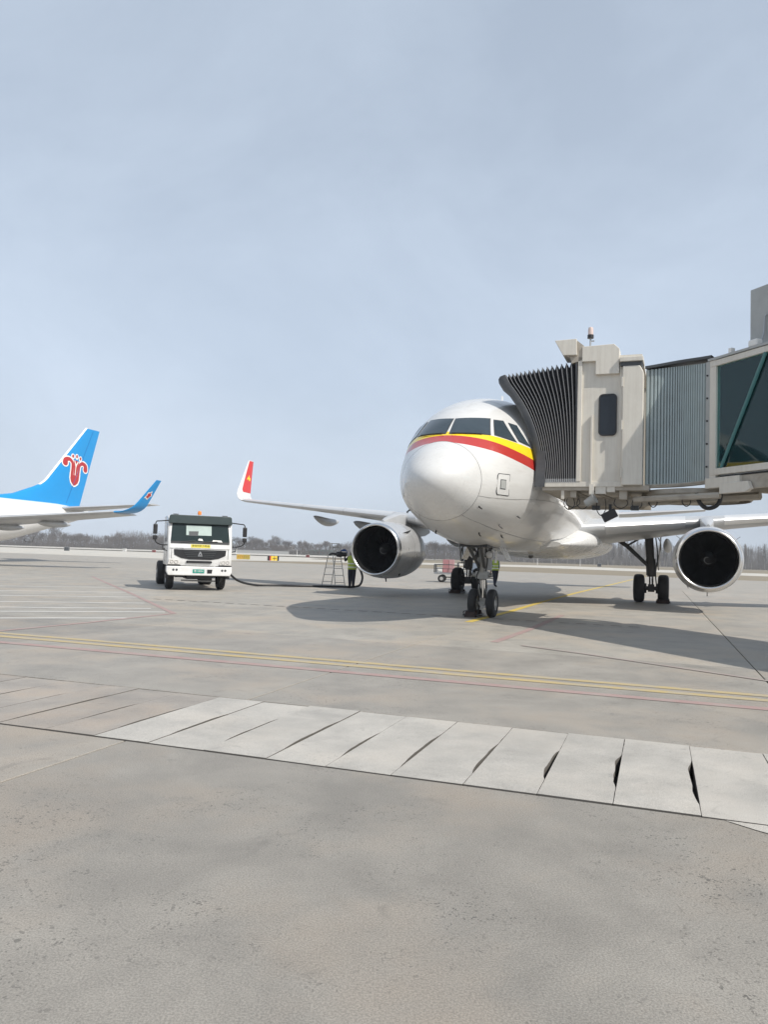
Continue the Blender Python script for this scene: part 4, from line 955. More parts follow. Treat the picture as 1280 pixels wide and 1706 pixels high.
for s in (-1, 1):
    mz = -.0
    mr = part('mirror', BLACK, truck, lambda b: b.box((s*1.72-.08, -1.40, 2.12), (s*1.72+.08, -1.28, 2.50)), bevel=.03)
    part('wide_mirror', BLACK, mr, lambda b: b.box((s*1.72-.085, -1.40, 1.91), (s*1.72+.085, -1.28, 2.08)), bevel=.03)
    part('mirror_arm', BLACK, mr, lambda b: b.tube(smooth_path([(s*1.22, -1.05, 2.66), (s*1.55, -1.25, 2.62), (s*1.68, -1.33, 2.60), (s*1.72, -1.34, 2.50)], 4), .022, 6))
    part('mirror_arm', BLACK, mr, lambda b: b.tube(smooth_path([(s*1.22, -1.1, 1.72), (s*1.45, -1.22, 1.72), (s*1.66, -1.33, 1.80), (s*1.72, -1.34, 1.92)], 4), .022, 6))
    part('mirror_stay', BLACK, mr, lambda b: b.tube([(s*1.22, -1.1, 1.50), (s*1.40, -1.2, 1.55), (s*1.42, -1.2, 1.72)], .018, 6))
    part('door_window', DKGLASS, truck, lambda b: b.prism([(-1.0, 1.85), (.25, 1.85), (.25, 2.6), (-.72, 2.6)], (s*1.236, 0, 0), (0, 1, 0), (0, 0, 1), (s*.008, 0, 0)))
    part('door_step', BLACK, truck, lambda b: b.box((s*1.18-.06, -.95, .45), (s*1.18+.06, -.55, .60)))
    part('mudguard', BLACK, truck, lambda b: b.loft([[(s*1.24, .62*math.cos(a), .52+.62*math.sin(a)), (s*.86, .62*math.cos(a), .52+.62*math.sin(a))] for a in [R(5+17*k) for k in range(11)]], closed=False))
    for wy in (0, 4.3):
        wd = .30 if wy == 0 else .58; xx = s*1.02 if wy == 0 else s*.93
        tw_ = part('wheel', TYRE, truck, lambda b: b.lathe([(-wd/2, .30), (-wd/2, .46), (-wd/2+.05, .52), (wd/2-.05, .52), (wd/2, .46), (wd/2, .30)], (xx, wy, .52), (1, 0, 0), 32), smooth=True, angle=35)
        part('rim', RIM, tw_, lambda b: b.lathe([(wd/2-.01, .30), (wd/2-.08, .26), (wd/2-.06, .14), (wd/2+.02, .10), (wd/2+.02, .002)], (xx, wy, .52), (s, 0, 0), 24), smooth=True, angle=30)
part('chassis', DGREY, truck, lambda b: (b.box((-.45, -1.2, .62), (-.33, 5.6, .90)), b.box((.33, -1.2, .62), (.45, 5.6, .90)), b.box((-.8, -.1, .46), (.8, .1, .58)), b.box((-1.0, .8, .45), (1.0, 1.0, .85))))
part('engine_sump', BLACK, truck, lambda b: b.box((-.42, -.9, .42), (.42, .6, .95)))
part('under_bar', STEEL, truck, lambda b: b.tube([(-.6, -.55, .36), (.75, -.5, .34)], .03, 6))
tank = []
for y in (.95, 1.05, 5.5, 5.6):
    k = .93 if y in (.95, 5.6) else 1.0
    tank.append([(.86*k*math.copysign(abs(math.cos(p))**.6, math.cos(p)), y, 1.80+.82*k*math.copysign(abs(math.sin(p))**.6, math.sin(p))) for p in [2*math.pi*i/32 for i in range(32)]])
MB().loft(tank).build('tank', TWHITE, truck, smooth=True)
part('side_cabinet', TWHITE, truck, lambda b: (b.box((-1.0, 1.2, .62), (-.5, 3.5, 1.12)), b.box((.5, 1.2, .62), (1.15, 3.5, 1.12))), bevel=.02)
part('exhaust_stack', PWHITE, truck, lambda b: b.tube([(-1.12, .80, .9), (-1.12, .80, 2.58)], .09, 12), smooth=True)

# ------------------------------------------------------------------ hose, ladder, coupler
hose = MB().tube(smooth_path([(-6.94, 32.3, .92), (-6.5, 32.6, .64), (-6.12, 33.2, .26), (-5.55, 34.3, .058), (-4.7, 34.9, .052), (-3.68, 35.08, .052), (-2.6, 35.45, .052), (-1.75, 35.72, .052), (-1.35, 35.72, .055), (-1.02, 35.80, .14), (-.90, 35.86, .46), (-.98, 35.86, .78), (-1.12, 35.80, 1.0)], 8), .05, 10).build('fuel_hose', BLACK, None, smooth=True)
tag(hose, 'thick black fuel hose running over the concrete from the truck to the worker', 'hose')
lad = thing('step_ladder', 'bare metal folding step ladder beside the refuelling worker', 'ladder', (-2.32, 37.25, 0), R(38))
LH = 2.05
for s in (-1, 1):
    for e in (-1, 1):
        part('rail', ALU, lad, lambda b: b.tube([(e*.28, s*.58, 0.0), (e*.20, s*.06, LH)], .022, 6))
    for k in range(6):
        q = (k+.6)/6.2; e = .28-.08*q; y = s*(.58-.52*q); z = LH*q
        part('rung', ALU, lad, lambda b: b.box((-e, y-.03, z-.014), (e, y+.03, z+.014)))
part('top_platform', ALU, lad, lambda b: b.box((-.22, -.10, LH-.03), (.22, .10, LH)))
part('spreader', ALU, lad, lambda b: [b.tube([(e*.25, -.34, .95), (e*.25, .34, .95)], .01, 5) for e in (-1, 1)])
cp = thing('fuel_coupler', 'dark fuel coupling held up between the worker and the ladder', 'coupler', (-1.85, 35.9, 1.45))
part('valve_body', BLACK, cp, lambda b: b.lathe([(-.30, .06), (-.28, .12), (-.10, .14), (0, .10), (.18, .10), (.20, .07)], (0, 0, .08), (1, .1, 0), 16), smooth=True, angle=30)
part('hose_end', BLACK, cp, lambda b: b.tube(smooth_path([(-.28, -.02, .08), (-.48, -.04, .10), (-.62, 0, .04)], 4), .05, 8), smooth=True)
part('handle', BCLOTH, cp, lambda b: (b.tube(smooth_path([(-.1, 0, .2), (0, 0, .30), (.15, 0, .28), (.2, 0, .14)], 4), .02, 6), b.cbox((.02, .02, .26), (.22, .10, .06))))

# ------------------------------------------------------------------ people
def limb_rings(pts, rad, n=12): return pts, rad
def person(name, label, loc, rz, joints, vest_m, top_m, leg_m, scale=1.0):
    root = thing(name, label, 'person', loc, rz)
    J = joints; me = bpy.data.meshes.new('body')
    keys = list(J['v'].keys()); idx = {k: i for i, k in enumerate(keys)}
    me.from_pydata([J['v'][k][0] for k in keys], [(idx[a], idx[b]) for a, b in J['e']], [])
    ob = bpy.data.objects.new('body', me); COL.objects.link(ob)
    sk = ob.modifiers.new('skin', 'SKIN'); ob.modifiers.new('sub', 'SUBSURF').levels = 2
    for k in keys:
        sv = me.skin_vertices[0].data[idx[k]]; r = J['v'][k][1]; sv.radius = r if hasattr(r, '__len__') else (r, r); sv.use_root = (k == 'pelvis')
    bpy.context.view_layer.update()
    m2 = bpy.data.meshes.new_from_object(ob.evaluated_get(bpy.context.evaluated_depsgraph_get()))
    bpy.data.objects.remove(ob)
    o = bpy.data.objects.new('body', m2); COL.objects.link(o); o.parent = root
    m2.materials.clear()
    for m in (leg_m, top_m, SKIN, HAIR, BLACK): m2.materials.append(m)
    hd = Vector(J['v']['head'][0])
    hands = [Vector(J['v'][k][0]) for k in J['v'] if k.startswith('hand') or k.startswith('f')]
    for p in m2.polygons:
        c = p.center; p.use_smooth = True; i = 1
        if c.z < .10: i = 4
        elif c.z < .93: i = 0
        if c.z > hd.z-.13:
            i = 2
            fdir = Vector(J['face'])
            if c.z > hd.z+.045 or (c-hd).dot(fdir) < .02 and c.z > hd.z-.10: i = 3
        elif c.z > hd.z-.21: i = 2 if c.z > hd.z-.16 else 1
        if any((c-h).length < .055 for h in hands): i = 2
        p.material_index = i
    # face: nose, eyes, mouth; ears
    f = Vector(J['face']).normalized(); sd = Vector((f.y, -f.x, 0)); up_ = Vector((0, 0, 1))
    part('nose', SKIN, o, lambda b: b.loft([[hd+f*(.098+d)+sd*(w*math.cos(a))+up_*(.0-.02+h*math.sin(a)) for a in [2*math.pi*i/8 for i in range(8)]] for d, w, h in ((-.02, .018, .035), (.012, .012, .02), (.02, .004, .006))]), smooth=True)
    for s in (-1, 1):
        part('eye', BLACK, o, lambda b: b.lathe([(-.004, .001), (0, .010), (.006, .007), (.008, .001)], hd+f*.092+sd*(s*.032)+up_*.012, tuple(f), 8))
        part('ear', SKIN, o, lambda b: b.loft([[hd+sd*(s*(.085+d))+f*(-.01+r*.6*math.cos(a))+up_*(-.01+r*math.sin(a)) for a in [2*math.pi*i/8 for i in range(8)]] for d, r in ((0, .03), (.012, .033), (.02, .02))]), smooth=True)
    part('mouth', mat('lips', (.30, .10, .09), .5), o, lambda b: b.cbox(hd+f*.094-up_*.055, (.035, .012, .008)))
    # vest: shell round the torso
    V = J['vest']; rg = []
    for z, cx, cy, a, d in V:
        rg.append([(cx+a*math.copysign(abs(math.cos(p))**.8, math.cos(p)), cy+d*math.copysign(abs(math.sin(p))**.8, math.sin(p)), z) for p in [2*math.pi*i/24 for i in range(24)]])
    vs = MB().loft(rg, cap=False).build('safety_vest', vest_m, root, smooth=True)
    for k in (1, 2):
        z, cx, cy, a, d = V[k]
        part('reflective_band', REFL, vs, lambda b: b.loft([[(cx+(a+.006)*math.copysign(abs(math.cos(p))**.8, math.cos(p)), cy+(d+.006)*math.copysign(abs(math.sin(p))**.8, math.sin(p)), zz) for p in [2*math.pi*i/24 for i in range(24)]] for zz in (z-.02, z+.025)], cap=False), smooth=True)
    return root
def arm(J, s, sh, el, wr, dirv):
    v, e = J['v'], J['e']; q = 'L' if s < 0 else 'R'
    v['sh'+q] = (sh, .068); v['el'+q] = (el, .048); v['wr'+q] = (wr, .034)
    d = Vector(dirv).normalized(); w = Vector(wr); h = w+d*.07; v['hand'+q] = (tuple(h), (.040, .022))
    e += [('chest', 'sh'+q), ('sh'+q, 'el'+q), ('el'+q, 'wr'+q), ('wr'+q, 'hand'+q)]
    sd = d.cross(Vector((0, 0, 1))); sd = sd.normalized() if sd.length > .1 else Vector((1, 0, 0))
    for k, (o_, l_) in enumerate(((-.030, .065), (-.010, .078), (.010, .072), (.030, .055))):
        a = h+d*.035+sd*o_; b_ = a+d*l_*.6; c_ = b_+d*l_*.3+Vector((0, 0, -.02))
        v['fa%d%s' % (k, q)] = (tuple(a), .010); v['fb%d%s' % (k, q)] = (tuple(b_), .009); v['fc%d%s' % (k, q)] = (tuple(c_), .008)
        e += [('hand'+q, 'fa%d%s' % (k, q)), ('fa%d%s' % (k, q), 'fb%d%s' % (k, q)), ('fb%d%s' % (k, q), 'fc%d%s' % (k, q))]
    t1 = w+d*.03+sd*(-.035*s); t2 = t1+d*.045+sd*(-.02*s)
    v['ft'+q] = (tuple(t1), .012); v['fu'+q] = (tuple(t2), .010); e += [('wr'+q, 'ft'+q), ('ft'+q, 'fu'+q)]
def body(feet, lean=(0, 0), face=(0, 1, 0), knee=(.02, .02)):
    lx, ly = lean
    v = {'pelvis': ((0, 0, .95), (.155, .125)), 'waist': ((lx*.3, ly*.3, 1.08), (.145, .11)), 'chest': ((lx*.8, ly*.8, 1.32), (.165, .125)),
         'neck': ((lx, ly, 1.475), .055), 'head': ((lx*1.1+face[0]*.02, ly*1.1+face[1]*.02, 1.60), (.088, .105)), 'crown': ((lx*1.1, ly*1.1, 1.675), (.070, .085))}
    e = [('pelvis', 'waist'), ('waist', 'chest'), ('chest', 'neck'), ('neck', 'head'), ('head', 'crown')]
    for s, q, ft in ((-1, 'L', feet[0]), (1, 'R', feet[1])):
        v['hip'+q] = ((s*.09, 0, .88), .125); v['knee'+q] = (((s*.09+ft[0])/2+face[0]*.04, ft[1]/2+face[1]*.05, .49), .098); v['ank'+q] = ((ft[0], ft[1], .10), .066)
        v['toe'+q] = ((ft[0]+face[0]*.15, ft[1]+face[1]*.15, .045), (.045, .042))
        e += [('pelvis', 'hip'+q), ('hip'+q, 'knee'+q), ('knee'+q, 'ank'+q), ('ank'+q, 'toe'+q)]
    return {'v': v, 'e': e, 'face': face}
J = body(((-.08, .02), (.07, -.02)), (-.03, .03), (-.25, .97, 0))
arm(J, -1, (-.20, .03, 1.40), (-.34, .10, 1.22), (-.36, .24, 1.42), (-.3, .6, .3)); arm(J, 1, (.17, .03, 1.40), (.27, .04, 1.14), (.22, .16, .98), (-.2, .8, -.3))
J['vest'] = [(.86, 0, 0, .205, .165), (.96, 0, 0, .20, .16), (1.12, -.01, .01, .19, .155), (1.30, -.02, .02, .215, .165), (1.42, -.03, .03, .19, .14), (1.49, -.03, .03, .10, .09)]
person('person', 'worker in lime safety vest and dark trousers seen from behind by the step ladder', (-1.38, 35.62, 0), 0.0, J, VEST, NAVY, NAVY)
J = body(((-.06, -.18), (.06, .20)), (0, .02), (.9, .3, 0))
arm(J, -1, (-.19, .02, 1.40), (-.25, -.06, 1.13), (-.22, .06, .90), (0, .2, -1)); arm(J, 1, (.19, .02, 1.40), (.25, .05, 1.13), (.24, .15, .92), (0, .3, -1))
J['vest'] = [(.92, 0, 0, .20, .165), (1.02, 0, 0, .195, .16), (1.16, 0, .01, .19, .155), (1.30, 0, .02, .21, .165), (1.42, 0, .02, .19, .14), (1.49, 0, .02, .10, .09)]
person('person', 'worker in lime vest over blue clothes standing behind the nose gear', (6.22, 42.7, 0), 0.2, J, VEST, BCLOTH, NAVY)

# ------------------------------------------------------------------ baggage cart with cargo
cart = thing('baggage_cart', 'railed baggage cart parked behind the main landing gear', 'cart', (4.75, 48.3, 0), R(-8))
part('deck', STEEL, cart, lambda b: b.box((-1.45, -.75, .50), (1.45, .75, .60)))
for x, zt in ((-1.45, 1.08), (1.45, 1.08)):
    part('end_rail', DGREY, cart, lambda b: b.tube(smooth_path([(x, -.72, .6), (x, -.72, zt-.1), (x, -.62, zt), (x, .62, zt), (x, .72, zt-.1), (x, .72, .6)], 3), .028, 6))
for y in (-.74, .74):
    part('side_rail', DGREY, cart, lambda b: (b.tube(smooth_path([(-1.42, y, .6), (-1.42, y, .98), (-1.32, y, 1.08), (-.1, y, 1.08), (-.02, y, 1.0), (-.02, y, .6)], 3), .028, 6), b.tube(smooth_path([(-.02, y, .9), (-.02, y, 1.14), (.08, y, 1.24), (1.30, y, 1.24), (1.42, y, 1.14), (1.42, y, .6)], 3), .028, 6), b.tube([(-1.42, y, .84), (1.42, y, .84)], .018, 5)))
    for k in range(9):
        x = -1.25+k*.31
        part('bar', DGREY, cart, lambda b: b.tube([(x, y, .6), (x, y, .86)], .014, 5))
for x in (-1.0, 1.0):
    for y in (-.62, .62):
        w_ = part('wheel', TYRE, cart, lambda b: b.lathe([(-.07, .10), (-.07, .2), (-.05, .23), (.05, .23), (.07, .2), (.07, .10)], (x, y, .23), (0, 1, 0), 18), smooth=True, angle=35)
        part('rim', RIM, w_, lambda b: b.lathe([(-.075, .11), (-.075, .002)], (x, y, .23), (0, 1, 0), 12))
part('axle_beam', DGREY, cart, lambda b: (b.box((-1.05, -.6, .26), (-.95, .6, .36)), b.box((.95, -.6, .26), (1.05, .6, .36)), b.box((-1.0, -.04, .28), (1.0, .04, .34))))
part('drawbar', DGREY, cart, lambda b: b.tube([(1.45, 0, .42), (2.2, 0, .30)], .035, 6))
def cargo(name, label, cat, lx, ly, z, sz, m, rz=0.0):
    c = cart.matrix_basis if False else None
    ca, sa = math.cos(R(-8)), math.sin(R(-8)); p = Vector((4.75+lx*ca-ly*sa, 48.3+lx*sa+ly*ca, 0))
    o = MB().box((-sz[0]/2, -sz[1]/2, z), (sz[0]/2, sz[1]/2, z+sz[2])).build(name, m, None, bevel=.02)
    o.location = p; o.rotation_euler = (0, 0, R(-8)+rz); tag(o, label, cat); return o
cargo('carton', 'pink carton standing upright at the left of the baggage cart', 'carton', -.78, -.2, .602, (.34, .45, .80), PINK)
cargo('carton', 'paler pink carton next to the upright one on the baggage cart', 'carton', -.42, -.15, .602, (.34, .5, .80), mat('pale_pink', (.46, .27, .275), .6))
cargo('mail_sack', 'white sack lying at the left end of the baggage cart', 'sack', -1.15, -.35, .602, (.3, .6, .30), PWHITE, .1)
cargo('mail_sack', 'white sack in the middle of the baggage cart', 'sack', .15, -.35, .602, (.55, .6, .34), PWHITE, -.1)
cargo('duffel_bag', 'grey blue bag heaped on the cart behind the tyre', 'bag', .95, -.2, .602, (.7, .6, .62), mat('bag_blue', (.20, .24, .30), .7), .15)

# ------------------------------------------------------------------ second airliner, parked at the next stand (blue tail)
Y7 = 0.3422; O7 = Vector((-40.449, 37.015, 0))
p7 = thing('airliner', 'white airliner with blue tail fin and red flower emblem parked at left', 'airliner', O7, -Y7)
F7 = pchip([0, .6, 1.6, 3.2, 5.5, 26, 31, 35, 38.0], [0.05, .75, 1.25, 1.65, 1.88, 1.88, 1.5, .85, .25])
T7 = pchip([0, .6, 1.6, 3.2, 5.5, 26, 33, 38.0], [2.55, 3.15, 3.9, 4.85, 5.25, 5.25, 5.20, 4.75])
B7 = pchip([0, .6, 1.6, 3.2, 5.5, 23, 27, 32, 38.0], [2.45, 1.85, 1.55, 1.35, 1.25, 1.25, 1.6, 2.75, 4.25])
st = [0, .08, .2, .4, .7, 1, 1.4, 1.8, 2.3, 2.9, 3.6, 4.5, 5.5]+[6.5+i for i in range(32)]
st = [x for x in st if x <= 38.0]
f7 = MB().loft([[(F7(x)*math.cos(a), x, (T7(x)+B7(x))/2+(T7(x)-B7(x))/2*math.sin(a)) for a in [2*math.pi*k/44 for k in range(44)]] for x in st]).build('fuselage', mat('airframe_white', (.74, .735, .72), .3, var=.03, coat=.2), p7, smooth=True)
for sg in (1, -1):
    part('cockpit_window', CKGLASS, f7, lambda b: b.prism([(1.6, 3.75), (2.3, 4.15), (3.0, 4.15), (3.1, 3.75)], (sg*1.05, 0, 0), (0, 1, 0), (0, 0, 1), (sg*.55, 0, 0)))
    for k in range(38):
        x = 7+.5*k; zc_ = (T7(x)+B7(x))/2; h_ = (T7(x)-B7(x))/2; tt = F7(x)*math.sqrt(1-((3.85-zc_)/h_)**2)+.004
        part('cabin_window', DKGLASS, f7, lambda b: b.add([(sg*tt, x+.1*math.cos(a), 3.85+.15*math.sin(a)) for a in [2*math.pi*i/8 for i in range(8)]], [tuple(range(8))]))
# fin: lofted sections, blue with a white leading edge
def fin7(x, z):   # half thickness at (x,z)
    le, te = fle(z), fte(z); q = min(max((x-le)/(te-le), 0), 1)
    return 5*.085*(0.2969*math.sqrt(q)-0.126*q-0.3516*q*q+0.2843*q**3-0.1036*q**4)*(te-le)
fle = lambda z: float(np.interp(z, [5.15, 5.7, 6.6, 7.1, 12.5], [25.0, 28.6, 31.2, 32.0, 36.85]))
fte = lambda z: float(np.interp(z, [5.15, 12.5], [36.55, 38.75]))
zs = [4.95+i*.25 for i in range(31)]
fn = MB().loft([[(p[1], p[0], z) for p in foil(fle(max(z, 5.15)), fte(z), 0, .085, 0, 10, 0)] for z in zs]).build('fin', BLUE, p7, smooth=True, angle=60)
MB().loft([[(sg*(fin7(fle(z)+d, z)+.006 if d > 0 else 0), fle(z)+d-(.015 if d == 0 else 0), z) for sg, d in ((1, .17), (1, .07), (1, 0), (-1, .07), (-1, .17))] for z in [6.7+i*.29 for i in range(21)]], closed=False).build('fin_leading_edge', PWHITE, fn, smooth=True)
part('rudder_gap', mat('rudder_line', (.01, .12, .36), .5), fn, lambda b: [b.add([(sg*(fin7(x0, z0)+.008), x0, z0), (sg*(fin7(x0, z0)+.008), x0+.05, z0), (sg*(fin7(x1, z1)+.008), x1+.05, z1), (sg*(fin7(x1, z1)+.008), x1, z1)], [(0, 1, 2, 3)]) for sg in (1, -1) for x0, z0, x1, z1 in ((34.6, 5.3, 37.75, 12.3),)])
def on_fin(pts, off, m, name, parent, sg=1):
    # emblem units -> (x,z) on the fin side, subdivided so that it follows the skin
    P = [Vector((35.62+ex*1.66+ez*.10, 8.46+ez*1.42-ex*.22, 0)) for ex, ez in pts]
    bm = bmesh.new(); vs_ = [bm.verts.new(p) for p in P]; bm.faces.new(vs_); bmesh.ops.triangulate(bm, faces=bm.faces[:])
    bmesh.ops.subdivide_edges(bm, edges=[e for e in bm.edges if e.calc_length() > .25], cuts=2, use_grid_fill=True)
    bmesh.ops.triangulate(bm, faces=bm.faces[:])
    for v in bm.verts: v.co = (sg*(fin7(v.co.x, v.co.y)+off), v.co.x, v.co.y)
    me = bpy.data.meshes.new(name); bm.to_mesh(me); bm.free()
    return obj(name, me, m, parent)
def stroke(path, w, n=5):
    P = [Vector((p[0], p[1], 0)) for p in path]; P = smooth_path(P, n); lft, rgt = [], []
    ws = w if hasattr(w, '__len__') else [w]*2
    for i, p in enumerate(P):
        d = (P[min(i+1, len(P)-1)]-P[max(i-1, 0)]).normalized(); q = i/(len(P)-1); k = float(np.interp(q, np.linspace(0, 1, len(ws)), ws))/2
        nn = Vector((-d.y, d.x, 0)); lft.append((p+nn*k)); rgt.append((p-nn*k))
    # rounded end
    d = (P[-1]-P[-2]).normalized(); nn = Vector((-d.y, d.x, 0)); e = [P[-1]+nn*ws[-1]/2*math.cos(a)+d*ws[-1]/2*math.sin(a) for a in [R(30*i) for i in range(1, 6)]]
    return [(p.x, p.y) for p in lft+e+rgt[::-1]]
def strip_on_fin(path, w, off, m, name, sg=1):
    poly = stroke(path, w)
    return on_fin(poly, off, m, name, fn, sg)
# emblem: outer petals, inner petals, cup, three stamens (white outline beneath red)
LP = [(-.26, -.45), (-.26, .10), (-.32, .38), (-.55, .52), (-.78, .42), (-.82, .20)]
IP = [(-.09, -.45), (-.10, .15), (-.20, .52)]
def mir(p): return [(-x, z) for x, z in p]
CUP = [(-.36, -.36), (-.36, -.62), (-.28, -.85), (-.12, -1.0), (0, -1.05), (.12, -1.0), (.28, -.85), (.36, -.62), (.36, -.36), (.26, -.40), (.17, -.55), (.08, -.40), (0, -.34), (-.08, -.40), (-.17, -.55), (-.26, -.40)]
def scale_poly(p, c, k): return [(c[0]+(x-c[0])*k, c[1]+(z-c[1])*k) for x, z in p]
for sg in (1, -1):
    for path in (LP, mir(LP)): strip_on_fin(path, [.34, .34, .40, .50], .010, PWHITE, 'emblem_outline', sg)
    on_fin([(-.40, -.30), (-.40, .20), (-.30, .55), (.30, .55), (.40, .20), (.40, -.30)], .008, PWHITE, 'emblem_outline', fn, sg)
    on_fin([(-.44, -.28), (-.44, -.64), (-.34, -.92), (-.14, -1.10), (0, -1.14), (.14, -1.10), (.34, -.92), (.44, -.64), (.44, -.28)], .009, PWHITE, 'emblem_outline', fn, sg)
    for path in (LP, mir(LP)): strip_on_fin(path, [.19, .19, .25, .36], .016, KAPOK, 'petal', sg)
    for path in (IP, mir(IP)): strip_on_fin(path, [.11, .13, .05], .017, KAPOK, 'petal', sg)
    for k in (-1, 0, 1):
        cx, cz = k*.30, .78+(.06 if k == 0 else 0)
        on_fin([(cx+.14*math.cos(a), cz-.02+.19*math.sin(a)) for a in [2*math.pi*i/12 for i in range(12)]], .0105+.001*k, PWHITE, 'emblem_outline', fn, sg)
        on_fin([(cx+.075*math.cos(a), cz+.11*math.sin(a)) for a in [2*math.pi*i/12 for i in range(12)]], .018, KAPOK, 'stamen', fn, sg)
    on_fin([(-.12, .56), (.12, .56), (0, .34)], .0175, KAPOK, 'petal', fn, sg)
    b0 = CUP; on_fin([(-.35, -.44), (-.35, -.64), (-.27, -.86), (-.11, -1.01), (0, -1.05), (.11, -1.01), (.27, -.86), (.35, -.64), (.35, -.44), (.19, -.68), (.0, -.38), (-.19, -.68)], .016, KAPOK, 'flower_cup', fn, sg)
# wings, winglets, tailplanes, engines, gear
for sg in (1, -1):
    def w7(t):
        le = 13.6+(t-1.9)*.53 if t > 5.5 else 12.6+(t-1.9)*.81; te = 20.6 if t < 5.6 else 20.6+(t-5.6)*.30
        return le, te, 2.15+.105*t, .13-.03*min(1, t/12), R(2)
    wg = MB().loft([[(sg*t, p[0], p[1]) for p in foil(*w7(t), 10)] for t in (1.2, 2.5, 4, 5.5, 7, 9, 11, 13, 15, 16.2)]).build('wing', WINGM, p7, smooth=True, angle=60)
    rg = []
    for k in range(13):
        q = k/12; a = min(1, q/.45)*R(68); t = 16.2+1.0*math.sin(a)+max(0, (q-.45)/.55)*.62; z = w7(16.2)[2]+1.0*(1-math.cos(a))+max(0, (q-.45)/.55)*1.75
        le = w7(16.2)[0]+.10+q*2.35-.25*max(0, .3-q); ch = 1.85*(1-q)+.55*q
        rg.append([(sg*(t-p[1]*math.sin(a)), p[0], z+p[1]*math.cos(a)) for p in foil(le, le+ch, 0, .08, 0, 8)])
    wl = MB().loft(rg).build('winglet', BLUE, p7, smooth=True, angle=60)
    # small emblem on the winglet's inner face
    def wlp(q, c, off):
        a = min(1, q/.45)*R(68); t = 16.2+1.0*math.sin(a)+max(0, (q-.45)/.55)*.62; z = w7(16.2)[2]+1.0*(1-math.cos(a))+max(0, (q-.45)/.55)*1.75
        le = w7(16.2)[0]+.10+q*2.35-.25*max(0, .3-q); ch = 1.85*(1-q)+.55*q
        yy = (5*.08*(0.2969*math.sqrt(c)-0.126*c-0.3516*c*c+0.2843*c**3-0.1036*c**4)*.95+.018*math.sin(math.pi*min(1, c*.9+.1)))*ch+off
        if off < 0: yy = (-5*.08*(0.2969*math.sqrt(c)-0.126*c-0.3516*c*c+0.2843*c**3-0.1036*c**4)*1.05+.018*math.sin(math.pi*min(1, c*.9+.1)))*ch+off
        return (sg*(t-yy*math.sin(a)), le+c*ch, z+yy*math.cos(a))
    for rr, m_, of in ((1.0, PWHITE, .015), (.70, KAPOK, .025), (1.0, PWHITE, -.015), (.70, KAPOK, -.025)):
        ring = [(.66+.085*rr*math.sin(a)*kk, .50+.30*rr*math.cos(a)*kk) for a, kk in [(2*math.pi*i/20, 1+.22*math.cos(5*2*math.pi*i/20)) for i in range(20)]]
        part('winglet_emblem', m_, wl, lambda b: b.add([wlp(.66, .5, of*1.2)]+[wlp(q, c, of) for q, c in ring], [(0, 1+i, 1+(i+1) % 20) for i in range(20)]))
    MB().loft([[(sg*t, p[0], p[1]) for p in foil(le, te, z, .09, 0, 8)] for t, le, te, z in ((.5, 33.0, 37.0, 4.72), (3.5, 35.1, 37.9, 5.05), (7.15, 37.4, 38.9, 5.45))]).build('tailplane', WINGM, p7, smooth=True, angle=60)
    for t0, x0 in ((8.2, 18.6), (11.2, 19.8)):
        part('flap_fairing', WINGM, p7, lambda b: b.loft([[(sg*t0+.2*math.sin(math.pi*q)**.6*math.cos(a), x0+3.2*q, w7(t0)[2]-.35+.26*math.sin(math.pi*q)**.6*math.sin(a)) for a in [2*math.pi*i/12 for i in range(12)]] for q in [.01+.098*i for i in range(11)]]), smooth=True)
    en = part('engine_nacelle', BLUE, p7, lambda b: b.lathe([(0, .86), (.1, .95), (.6, 1.04), (1.5, 1.06), (2.6, .95), (3.4, .78), (3.38, .7)], (sg*4.9, 10.4, 1.52), (0, 1, 0), 32), smooth=True)
    part('intake_duct', DARKIN, en, lambda b: b.lathe([(0, .86), (.05, .80), (1.0, .78), (1.0, .02)], (sg*4.9, 10.4, 1.52), (0, 1, 0), 32))
    part('pylon', WINGM, p7, lambda b: b.loft([[(sg*4.9-.15, x, z0), (sg*4.9+.15, x, z0), (sg*4.9+.15, x, z1), (sg*4.9-.15, x, z1)] for x, z0, z1 in ((11.4, 2.5, 2.6), (13, 2.3, 2.75), (15.5, 2.1, 2.6), (17, 2.2, 2.4))]))
    g7 = part('main_gear', STRUTD, p7, lambda b: b.tube([(sg*2.86, 18.6, 2.3), (sg*2.86, 18.6, .55)], .14, 10))
    for s in (-1, 1): wheel(g7, (sg*2.86+s*.43, 18.6, .56), .56, .40, .27)
g7 = part('nose_gear', STRUT, p7, lambda b: b.tube([(0, 4.0, 1.6), (0, 4.05, .36)], .09, 10))
for s in (-1, 1): wheel(g7, (s*.2, 4.05, .345), .345, .2, .18)
part('tail_skid', DGREY, f7, lambda b: b.tube([(.5, 29.6, 1.95), (.55, 29.8, 1.70), (.62, 30.4, 1.70), (.66, 30.6, 2.2)], .03, 6))

# ------------------------------------------------------------------ airfield signs, markers and far buildings
def sign_at(name, label, p0, p1, h, z0, panels, group=None, cat='sign'):
    a, c_ = Vector((p0[0], p0[1], 0)), Vector((p1[0], p1[1], 0)); d = c_-a; w = d.length
    o = thing(name, label, cat, (a+c_)/2, math.atan2(d.y, d.x), group)
    x = -w/2
    for fr, m in panels:
        part('sign_panel', m, o, lambda b: b.box((x+.01, -.10, z0), (x+w*fr-.01, .10, z0+h)), bevel=.01); x += w*fr
    for s in (-.35, .35):
        part('leg', STEEL, o, lambda b: b.tube([(s*w, 0, -.03), (s*w, 0, z0+.02)], .03, 6))
    return o, w
sg_, w_ = sign_at('taxiway_sign', 'wide yellow taxiway sign with faded dark lettering just right of the truck', (-23.2, 123.2), (-21.2, 123.9), .75, .16, [(.5, SIGNY), (.5, mat('sign_ochre', (.33, .26, .04), .5))])
